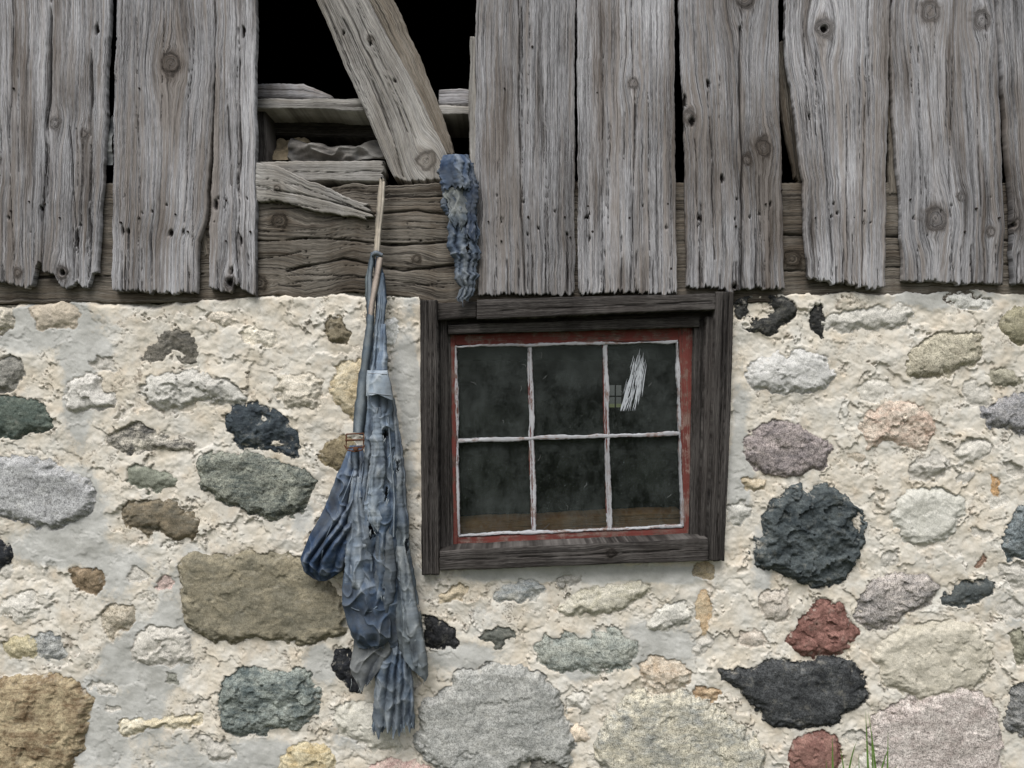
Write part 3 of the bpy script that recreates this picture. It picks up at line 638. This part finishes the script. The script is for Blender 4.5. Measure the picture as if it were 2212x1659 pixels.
wp('jamb_right',[(1526,688),(1512,1172)],[(1549,684),(1532,1172)],-.008,.10,'v',M_frame,109)
wp('sill',[(950,1190),(1240,1176),(1531,1163)],[(950,1233),(1240,1222),(1529,1211)],-.05,.16,'h',M_frame,111,knots=[(1320,1195,8)],cracks=[([(960,1212),(1525,1186)],1.5,.005)],amp=.0016)
def bil(u,v,Q=((984,748),(1464,738),(1475,1138),(991,1158))):
    (ax,ay),(bx,by),(cx,cy),(dx,dy)=Q
    return ((ax*(1-u)+bx*u)*(1-v)+(dx*(1-u)+cx*u)*v,(ay*(1-u)+by*u)*(1-v)+(dy*(1-u)+cy*u)*v)
YS=.045
wp('sash_top',[(968,722),(1497,705)],[(968,746),(1497,736)],YS,.035,'h',M_red,121)
wp('sash_bottom',[(970,1161),(1494,1140)],[(970,1190),(1494,1166)],YS-.002,.035,'h',M_red,122)
wp('sash_left',[(966,722),(974,1188)],[(983,722),(990,1188)],YS-.004,.035,'v',M_red,123)
wp('sash_right',[(1466,706),(1477,1166)],[(1497,706),(1493,1166)],YS-.004,.035,'v',M_red,124)
def strip(n,u0,v0,u1,v1,w,y,mat,seed,th=.018):
    a=bil(u0,v0);b=bil(u1,v1)
    if abs(u1-u0)>abs(v1-v0): wp(n,[(a[0],a[1]-w/2),(b[0],b[1]-w/2)],[(a[0],a[1]+w/2),(b[0],b[1]+w/2)],y,th,'h',mat,seed,jit=1.5,res=1.2,tres=2.2)
    else: wp(n,[(a[0]-w/2,a[1]),(b[0]-w/2,b[1])],[(a[0]+w/2,a[1]),(b[0]+w/2,b[1])],y,th,'v',mat,seed,jit=1.5,res=1.2,tres=2.2)
U1,U2,V1=.3333,.672,.497
strip('muntin_1',U1,0,U1,1,9,YS+.001,M_red,131);strip('muntin_2',U2,0,U2,1,9,YS+.001,M_red,132)
strip('muntin_cross',0,V1,1,V1,8,YS-.003,M_white,133)
k=140
for (a,b,c_,d_) in [(0,0,0,1),(1,0,1,1),(0,0,1,0),(0,1,1,1)]:
    k+=1;strip('putty_%d'%k,a,b,c_,d_,5,YS-.0055,M_white,k,.024)
for uu in (U1,U2):
    k+=1;strip('putty_%d'%k,uu-.0065,0,uu-.0065,1,3.2,YS-.0015,M_white,k)
    k+=1;strip('putty_%d'%k,uu+.0055,0,uu+.0055,1,7.0,YS-.002,M_white,k)
YG=YS+.016
ns,nt=24,20
q=np.array([[bil(u,v) for u in np.linspace(0,1,ns)] for v in np.linspace(0,1,nt)])
f=(D+YG)/D
grid('glass',(q[...,0]-CX0)*S*f,np.full((nt,ns),YG),CZ+(CY0-q[...,1])*S*f,M_glass,win)
plank('inner_ledge',[(985,1128),(1475,1106)],[(985,1178),(1475,1153)],.13,.12,'h',mat=M_inner,seed=171,parent=win)
def ribbon(name,pts,width,mat,parent=None,th=.0012,n=24,wprof=None,col=None,seed=0,twist=0.0):
    P_=np.array([(PX(a,c),c,PZ(b,c)) for a,b,c in pts],float)
    d=np.concatenate([[0],np.cumsum(np.linalg.norm(np.diff(P_,axis=0),axis=1))]);tt=np.linspace(0,d[-1],n)
    C_=np.stack([np.interp(tt,d,P_[:,i]) for i in range(3)],-1)
    for _ in range(2):
        C_[1:-1]=(C_[:-2]+2*C_[1:-1]+C_[2:])/4
    T_=np.gradient(C_,axis=0);T_/=np.linalg.norm(T_,axis=1)[:,None]+1e-9
    side=np.cross(T_,np.array([0,1.0,0]));side/=np.linalg.norm(side,axis=1)[:,None]+1e-9
    w=width*S*np.ones(n)/2
    if wprof is not None: w=w*np.interp(np.linspace(0,1,n),np.linspace(0,1,len(wprof)),wprof)
    w=w*(.85+.3*vn(np.arange(n)*.5,np.zeros(n),seed))
    nr=np.cross(side,T_)
    ang=twist*np.sin(np.linspace(0,7,n)+seed);sd_=side*np.cos(ang)[:,None]+nr*np.sin(ang)[:,None]
    a=C_-sd_*w[:,None];b=C_+sd_*w[:,None];m=C_+np.array([0,-th,0]);bk=C_+np.array([0,th,0])
    co=np.stack([a,m,b,bk],1).reshape(-1,3);fa=[]
    for i in range(n-1):
        for j in range(4):
            fa.append((i*4+j,(i+1)*4+j,(i+1)*4+(j+1)%4,i*4+(j+1)%4))
    at={}
    if col is not None:
        Cc=np.zeros((len(co),4));Cc[:]=lin(desat(col,.12));at={'col':Cc,'wear_shade':np.tile([.35,.75,.35,.2],n)}
    return mesh_np(name,co,np.array(fa),mat,parent,at,True)
r5=random.Random(5)
for i in range(90):
    a=r5.uniform(-1,1);x0=1382+a*15+r5.uniform(-2,2);y0=r5.uniform(752,800)+abs(a)*14;L=r5.uniform(20,75)
    if r5.random()<.45: x0-=13;y0+=50
    x1=x0-L*.18+a*3;y1=min(y0+L,888)
    ribbon('smear_%d'%i,[(x0,y0,YG-.002),((x0+x1)/2+r5.uniform(-2,2),(y0+y1)/2,YG-.002),(x1,y1,YG-.002)],r5.uniform(.7,2.8),M_smear,win,.0004,14,[.3,1,.5,1,.1],seed=i)
for i in range(16):
    u=r5.uniform(.03,.97);v=r5.uniform(.03,.97);a=bil(u,v);an=r5.uniform(0,3.1);L=r5.uniform(4,16)
    ribbon('web_%d'%i,[(a[0],a[1],YG-.003),(a[0]+L*.5*math.cos(an)+3,a[1]+L*.5*math.sin(an),YG-.004),(a[0]+L*math.cos(an),a[1]+L*math.sin(an)+3,YG-.003)],.6,M_web,win,.0003,8,seed=i)

# ------------------------------------------------------------ CLOTH
def cloth(name,rows,y0,bulge,nf,amp,col,seed,parent,end=None,jag=0,holes=(),bot_taper=False,col2=None,fine=1.0,jit=1.2):
    col=desat(col,.18)
    if col2 is not None: col2=desat(col2,.18)
    ra=[r[0] for r in rows];a0,a1=ra[0],ra[-1]
    w=max(r[2]-r[1] for r in rows)
    ns=max(14,int(w/1.2));nt=int((a1-a0)/1.6)+2
    s=np.linspace(0,1,ns)[None,:];t=np.linspace(0,1,nt)[:,None]
    cols=np.linspace(0,1,ns)
    e1=np.full(ns,float(a1))
    if end: e1=np.interp(cols,[p[0] for p in end],[p[1] for p in end])
    if jag: e1=e1-jag*(vn(cols*w*.16,cols*0,seed+40)**1.5+.45*vn(cols*w*.5,cols*0,seed+41))
    al=a0+(e1[None,:]-a0)*t
    L=np.interp(al,ra,[r[1] for r in rows])+(fbm(al*.04,al*0,5,seed+1,.6)-.5)*jit*6
    R=np.interp(al,ra,[r[2] for r in rows])+(fbm(al*.04,al*0,5,seed+2,.6)-.5)*jit*6
    cr=L+(R-L)*s
    wl=(R-L)
    wp_=(fbr(s*1.3+al*.002,al*.005+s*.3,3,seed+3,.4)-.5)*2.4
    ph=s*nf+wp_+seed*.37
    fr=ph-np.floor(ph);ids=np.floor(ph);hk=h2(ids,ids*0,seed)
    asym=.30+.4*hk
    rid=np.where(fr<asym,fr/asym,(1-fr)/(1-asym));rid=1-(1-rid)**1.9
    rid=rid*(.35+.65*hk)
    n2=fbr(cr*.020+al*.008,al*.013-cr*.006,2,seed+4,.4);r2=(1-np.abs(2*n2-1))**5
    n3=fbr(cr*.030-al*.012,al*.018+cr*.010,2,seed+5,.4);r3=(1-np.abs(2*n3-1))**6
    n4=fbr(cr*.022,al*.016,2,seed+15,.4)
    prof=np.sqrt(np.clip(1-np.abs(2*s-1)**3,0,1))
    tp_=np.sqrt(np.clip(t*5,0.05,1))
    if bot_taper: tp_=tp_*np.sqrt(np.clip((1-t)*5,0.02,1))
    ww=np.clip(wl/w,.25,1);sc=np.clip(wl/60,.2,1)
    fold=amp*1.15*rid*ww*tp_+fine*(.0085*r2+.0065*r3+.014*(n4-.5))*sc
    Y=y0-bulge*prof*tp_*ww-fold*(.25+.75*prof)
    C=np.zeros(al.shape+(4,));C[...]=lin(col)
    if col2 is not None:
        m=sst(.3,.7,t+0*s+(fbr(cr*.02,al*.02,3,seed+6)-.5)*.8)[...,None];C=C*(1-m)+np.array(lin(col2))*m
    wear_shade=np.clip(.12+.50*rid+.40*r2+.35*r3,0,1.2)  # high on worn ridges, low in valleys where fold shade is painted
    ed=np.minimum(s,1-s)*wl;wear_shade=wear_shade+.30*np.exp(-ed/2.0)
    keep=np.ones((nt-1,ns-1),bool)
    hx=(cr[:-1,:-1]+cr[1:,1:])/2;hy=(al[:-1,:-1]+al[1:,1:])/2
    for (a,b,rx,ry) in holes:
        q_=np.sqrt(((hx-a)/rx)**2+((hy-b)/ry)**2)+(fbr(hx*.2,hy*.12,4,seed+9,.7)-.5)*1.8
        keep&=~(q_<.75)
        qq=np.sqrt(((cr-a)/rx)**2+((al-b)/ry)**2);wear_shade=wear_shade+.35*np.exp(-(qq-1.1)**2/.15)
    f=(D+y0)/D
    X=(cr-CX0)*S*f;Z=CZ+(CY0-al)*S*f
    ob=grid(name,X,Y,Z,M_denim,parent,{'col':C,'wear_shade':wear_shade},keep)
    so=ob.modifiers.new('s','SOLIDIFY');so.thickness=.0012;so.offset=-1
    def smp(a,b):
        i=np.argmin((cr-a)**2+(al-b)**2);return Y.ravel()[i]
    return smp
ov=empty('torn_denim_overalls')
cloth('back_layer',[(880,800,850),(1000,790,868),(1100,775,878),(1250,760,890),(1380,770,900),(1420,790,890)],-.03,.015,4,.01,(56,66,78),201,ov)
cloth('lower_leg',[(1370,824,884),(1450,812,890),(1520,806,896),(1590,803,894)],-.045,.022,4.2,.020,(80,96,116),202,ov,jag=30,col2=(98,108,118))
cloth('grey_leg',[(1360,770,858),(1400,763,850),(1440,757,836),(1480,766,812),(1508,772,800)],-.055,.018,2.4,.014,(114,117,118),203,ov,jag=12,end=[(0,1470),(.35,1500),(.7,1470),(1,1420)])
cloth('right_leg',[(860,838,852),(930,838,864),(1000,838,874),(1100,838,882),(1200,838,888),(1300,846,906),(1400,862,920),(1475,876,930)],-.06,.022,2.6,.020,(96,108,122),204,ov,end=[(0,1405),(.5,1445),(.85,1472),(1,1462)],jag=8,holes=[(862,1005,5,16),(905,1310,5,12),(880,1180,5,20)],col2=(100,111,119))
s_b=cloth('body',[(590,819,828),(700,811,832),(800,796,836),(860,792,846),(930,788,852),(1000,786,858),(1100,770,862),(1200,752,858),(1300,746,862),(1370,758,866),(1398,776,858)],-.07,.03,4.2,.026,(116,133,152),205,ov,bot_taper=True,holes=[(834,940,7,16),(850,978,5,14),(808,1120,7,38),(838,1062,4,18)],col2=(76,92,112),fine=1.2)
s_l=cloth('side_flap',[(962,756,782),(1000,740,792),(1040,724,798),(1090,704,796),(1130,684,788),(1170,662,772),(1205,650,756),(1232,656,742),(1250,676,716),(1255,688,704)],-.06,.035,3.0,.026,(76,95,122),206,ov,bot_taper=True,fine=1.7,col2=(58,77,106),jit=.6)
s_p=cloth('pocket_bag',[(1225,745,800),(1260,741,818),(1300,740,836),(1345,750,846),(1375,764,846),(1394,782,830)],-.092,.026,2.0,.018,(68,85,108),207,ov,bot_taper=True,jit=.6,fine=1.5)
cloth('mid_fold',[(1030,760,778),(1100,754,786),(1160,748,800),(1220,744,806),(1262,742,800),(1275,750,790)],-.098,.018,2.0,.014,(112,126,142),208,ov,jag=4,fine=1.2)
cloth('front_panel',[(1120,818,840),(1170,812,852),(1230,810,858),(1300,800,852),(1335,806,836)],-.094,.018,1.9,.012,(90,99,108),209,ov,jag=10,holes=[(828,1275,6,12)])
cloth('pleat_right',[(1180,858,874),(1260,864,892),(1340,872,908),(1400,884,920),(1440,896,924)],-.088,.014,1.2,.010,(110,119,126),210,ov,jag=8)
cloth('inner_panel',[(880,806,822),(960,800,830),(1050,796,832),(1120,800,828),(1150,806,820)],-.105,.012,1.6,.008,(132,145,158),213,ov,jag=14,jit=2.4)
cloth('top_pleat',[(700,822,832),(760,818,838),(800,812,838)],-.085,.010,1.6,.006,(118,136,158),211,ov)
s_w=cloth('bib_band',[(800,793,838),(812,792,840),(835,791,846),(862,790,850)],-.105,.014,1.2,.005,(146,160,174),212,ov,fine=.5,jit=.4,end=[(0,856),(.5,852),(1,866)])
def seam(n,pts,smp,w=3.0,col=(136,148,160),off=.002):
    P2=[]
    for i in range(len(pts)-1):
        for j in range(8):
            q_=j/8;a=pts[i][0]*(1-q_)+pts[i+1][0]*q_;b=pts[i][1]*(1-q_)+pts[i+1][1]*q_;P2.append((a,b,smp(a,b)-off))
    P2.append((pts[-1][0],pts[-1][1],smp(*pts[-1])-off))
    ribbon(n,P2,w,M_denim,ov,.001,len(P2)*2,col=col,seed=len(P2))
seam('seam_1',[(775,985),(752,1050),(728,1110),(700,1170),(690,1235)],s_l,3.0,(104,120,140))
seam('seam_2',[(785,1000),(775,1080),(765,1150),(752,1225)],s_l,3,(108,124,142))
seam('seam_3',[(742,1305),(770,1318),(800,1322),(815,1310)],s_p,3,(110,124,140))
seam('seam_5',[(815,880),(808,960),(795,1040),(788,1100)],s_b,3.5,(146,156,166))
seam('seam_6',[(794,806),(836,808)],s_w,2,(168,176,184));seam('seam_7',[(794,848),(846,854)],s_w,2,(168,176,184))
seam('seam_8',[(838,900),(846,1000),(852,1080),(850,1160)],s_b,4,(126,138,150))
ribbon('strap_tan_upper',[(826,386,-.045),(822,430,-.045),(818,480,-.046),(814,545,-.05)],14,M_denim,ov,.003,30,[.9,1,1,.9],(186,174,156),1,.1)
ribbon('strap_tan_loop',[(829,392,-.05),(827,440,-.055),(820,500,-.055),(817,548,-.055)],7,M_denim,ov,.003,30,None,(200,188,170),2,.1)
ribbon('strap_tan_lower',[(822,556,-.075),(812,610,-.078),(803,660,-.08),(799,700,-.08)],13,M_denim,ov,.003,30,None,(178,162,150),3,.1)
ribbon('strap_blue_1',[(806,545,-.06),(798,600,-.065),(800,650,-.07),(800,700,-.085),(790,780,-.09),(782,850,-.09),(773,935,-.09)],17,M_denim,ov,.004,60,[.6,.8,1,1.1,1.2,1.5,1.2],(104,116,126),4,.15)
ribbon('strap_blue_2',[(814,548,-.062),(826,600,-.065),(830,650,-.07),(826,705,-.075)],11,M_denim,ov,.004,40,[.8,1,1.1,.5],(94,110,130),5,.35)
ribbon('strap_blue_3',[(812,560,-.055),(818,640,-.06),(817,720,-.07),(806,800,-.08),(792,880,-.08),(780,940,-.08)],13,M_denim,ov,.004,60,[.7,1,1,1.2,1.3,.9],(84,100,122),6,.3)
ribbon('strap_blue_4',[(800,560,-.05),(794,600,-.055),(792,640,-.06),(800,680,-.07)],9,M_denim,ov,.003,30,[.5,1,1,.5],(112,124,128),7,.4)
ribbon('knot_wrap',[(803,552,-.07),(812,546,-.085),(826,552,-.07)],10,M_denim,ov,.005,14,None,(110,120,132),8,.2)
ribbon('strap_end',[(768,972,-.1),(766,990,-.1),(768,1012,-.1)],15,M_denim,ov,.003,14,[1,1.2,.8],(86,102,122),9,.1)
def tube(name,pts,r,mat,parent,n=6):
    co=[];fa=[]
    P_=[np.array((PX(a,c),c,PZ(b,c))) for a,b,c in pts]
    for i,p in enumerate(P_):
        d=P_[min(i+1,len(P_)-1)]-P_[max(i-1,0)];d=d/(np.linalg.norm(d)+1e-9)
        u=np.cross(d,(0,1,0.01));u=u/np.linalg.norm(u);v=np.cross(d,u)
        for j in range(n):
            t=2*math.pi*j/n;co.append(p+r*(u*math.cos(t)+v*math.sin(t)))
    for i in range(len(P_)-1):
        for j in range(n): fa.append((i*n+j,(i+1)*n+j,(i+1)*n+(j+1)%n,i*n+(j+1)%n))
    return mesh_np(name,np.array(co),np.array(fa),mat,parent)
tube('buckle_frame',[(748,938,-.105),(785,936,-.105),(786,950,-.11),(784,966,-.11),(748,968,-.11),(748,952,-.11),(748,938,-.105)],.0024,M_rust,ov)
tube('buckle_bar',[(746,951,-.112),(786,950,-.112)],.0028,M_rust,ov)
tube('buckle_hook',[(744,962,-.112),(750,972,-.116),(766,976,-.12),(782,972,-.116),(788,962,-.112)],.002,M_rust,ov)
blobs('buckle_button',[(768,970)],M_rust,ov,.008,-.122)
r6=random.Random(9)
def threads(pref,area,n,yy,parent,col=(120,136,150),L=(10,30)):
    for i in range(n):
        x,y=area[r6.randrange(len(area))];x+=r6.uniform(-6,6);y+=r6.uniform(-6,4);l=r6.uniform(*L);dx=r6.uniform(-6,6)
        ribbon('%s_%d'%(pref,i),[(x,y,yy),(x+dx*.4,y+l*.5,yy-.004),(x+dx,y+l,yy)],1.1,M_denim,parent,.0004,8,[1,1,.4],col,i,.3)
threads('thread',[(812,1560),(830,1566),(850,1570),(870,1568),(886,1560)],22,-.075,ov)
threads('thread_b',[(764,1470),(780,1490),(800,1470),(918,1462),(905,1455),(880,1425)],14,-.085,ov,(140,146,146),(8,20))
threads('thread_c',[(832,945),(848,980),(806,1150),(840,1080),(856,1020),(828,1290)],16,-.12,ov,(176,184,188),(6,18))
tube('hanging_nail',[(824,384,-.06),(824,388,.0)],.003,M_nail,ov)
rg=empty('torn_cloth_rag')
cloth('rag_main',[(334,970,1010),(348,956,1020),(375,950,1026),(410,953,1028),(450,958,1030),(490,963,1031),(530,974,1034),(570,981,1034),(600,985,1031),(625,990,1024),(656,995,1012)],-.042,.008,3.0,.014,(72,87,110),301,rg,jag=12,jit=5,holes=[(975,470,4,12),(1012,540,4,14)],col2=(80,93,111),fine=1.0)
cloth('rag_pale',[(405,960,1000),(435,966,1006),(470,972,1006),(500,980,996)],-.064,.004,2.0,.008,(140,144,142),302,rg,jag=18,jit=5,col2=(92,104,118))
cloth('rag_side',[(352,1004,1022),(400,1006,1030),(460,1004,1032),(530,1008,1028)],-.058,.004,1.6,.008,(58,72,96),303,rg,jag=18,jit=4)
cloth('rag_flap',[(335,962,1004),(350,950,1016),(380,948,1018),(416,954,1010)],-.066,.004,2.2,.010,(68,85,112),304,rg,jag=12,jit=4)
threads('rag_thread',[(966,352),(985,340),(960,390),(1000,590),(999,640),(1004,620),(978,480)],18,-.06,rg,(90,104,124),(8,26))

# ------------------------------------------------------------ barn shell behind the wall
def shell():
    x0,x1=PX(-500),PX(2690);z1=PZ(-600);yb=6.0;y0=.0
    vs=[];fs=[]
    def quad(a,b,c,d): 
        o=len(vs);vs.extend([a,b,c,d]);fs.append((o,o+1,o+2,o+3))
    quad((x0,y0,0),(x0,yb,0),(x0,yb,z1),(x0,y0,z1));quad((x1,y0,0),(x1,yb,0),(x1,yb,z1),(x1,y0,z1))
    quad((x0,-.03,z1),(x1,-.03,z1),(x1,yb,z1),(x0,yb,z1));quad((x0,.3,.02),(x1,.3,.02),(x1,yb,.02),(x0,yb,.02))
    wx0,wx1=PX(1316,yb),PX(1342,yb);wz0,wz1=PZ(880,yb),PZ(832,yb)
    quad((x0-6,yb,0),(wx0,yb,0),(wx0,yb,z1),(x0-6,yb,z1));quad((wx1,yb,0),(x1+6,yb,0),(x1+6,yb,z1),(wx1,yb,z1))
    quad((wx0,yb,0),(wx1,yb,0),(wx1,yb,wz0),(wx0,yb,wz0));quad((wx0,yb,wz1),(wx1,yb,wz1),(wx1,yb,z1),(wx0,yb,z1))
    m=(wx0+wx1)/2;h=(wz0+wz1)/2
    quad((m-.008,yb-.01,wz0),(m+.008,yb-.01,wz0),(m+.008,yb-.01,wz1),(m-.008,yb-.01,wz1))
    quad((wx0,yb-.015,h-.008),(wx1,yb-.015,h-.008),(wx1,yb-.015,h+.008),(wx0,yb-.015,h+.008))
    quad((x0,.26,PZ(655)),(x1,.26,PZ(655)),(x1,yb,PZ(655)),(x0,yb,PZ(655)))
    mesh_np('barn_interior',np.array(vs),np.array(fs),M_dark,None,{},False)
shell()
g=60.0
mesh_np('ground',np.array([(-g,-g,0),(g,-g,0),(g,g,0),(-g,g,0)],float),np.array([(0,1,2,3)]),M_ground,None,{},False)
def blades(name,specs,mat):
    co=[];fa=[]
    for (bx,by,bz,tx,ty,tz,w,sag) in specs:
        n=9;b=np.array((bx,by,bz));t=np.array((tx,ty,tz));o=len(co)
        for i in range(n):
            q_=i/(n-1);p=b+(t-b)*np.array([q_**1.7,q_**1.5,1])
            p[2]=b[2]+(t[2]-b[2])*(q_+sag*(q_-q_*q_))
            ww=w*(1-q_**2.2)+.0002
            co+= [p+np.array((-ww,.0,0)),p+np.array((0,-ww*.35,0)),p+np.array((ww,0,0))]
        for i in range(n-1):
            for j in range(2): fa.append((o+i*3+j,o+i*3+j+1,o+(i+1)*3+j+1,o+(i+1)*3+j))
    return mesh_np(name,np.array(co),np.array(fa),mat)
sp=[]
for (bx,tx,ty,w,sag) in [(1880,1860,1526,.006,.1),(1905,1866,1530,.005,.2),(1875,1912,1600,.006,.5),(1800,1789,1580,.006,.3),(1815,1842,1590,.005,.6),(1835,1806,1606,.005,.5),(1915,1908,1572,.005,.3),(1890,1872,1566,.005,.2),(1870,1930,1640,.006,.6),(1790,1776,1630,.005,.4),(1860,1845,1620,.004,.4)]:
    y=-.12+random.uniform(-.03,.03);sp.append((PX(bx,y),y,0,PX(tx,y),y-.03,PZ(ty,y),w,sag))
blades('grass_tuft',sp,M_grass)
sp=[]
for i in range(2600):
    x=random.uniform(-2.5,2.5);y=-abs(random.gauss(0,.5))-.06;h=random.uniform(.06,.22)
    sp.append((x,y,0,x+random.uniform(-.07,.07),y+random.uniform(-.06,.03),h,random.uniform(.0015,.003),.3))
blades('grass',sp,M_grass)

# ------------------------------------------------------------ light, sky, camera
w=bpy.data.worlds.new('World');scene.world=w;w.use_nodes=True;nt=w.node_tree
bg=nt.nodes['Background'];sky=nt.nodes.new('ShaderNodeTexSky');sky.sky_type='NISHITA';sky.sun_disc=False
EL,AZ=56,198
sky.sun_elevation=math.radians(EL);sky.sun_rotation=math.radians(AZ);sky.dust_density=3.0;sky.air_density=1.0
hs=nt.nodes.new('ShaderNodeHueSaturation');hs.inputs['Saturation'].default_value=.40
nt.links.new(sky.outputs[0],hs.inputs['Color']);nt.links.new(hs.outputs[0],bg.inputs[0]);bg.inputs[1].default_value=.15
sl=bpy.data.lights.new('sun','SUN');sl.energy=3.2;sl.angle=math.radians(34);sl.color=(1,.99,.97)
so=bpy.data.objects.new('sun',sl);link(so)
dv=Vector((math.sin(math.radians(AZ))*math.cos(math.radians(EL)),math.cos(math.radians(AZ))*math.cos(math.radians(EL)),math.sin(math.radians(EL))))
so.rotation_euler=dv.to_track_quat('Z','Y').to_euler();so.location=dv*8
cam=bpy.data.cameras.new('camera');co=bpy.data.objects.new('camera',cam);link(co)
co.location=(0,-D,CZ);co.rotation_euler=(math.radians(90),0,0)
cam.sensor_width=36;cam.lens=36*D/(2212*S);cam.clip_end=300;cam.clip_start=.05
scene.camera=co
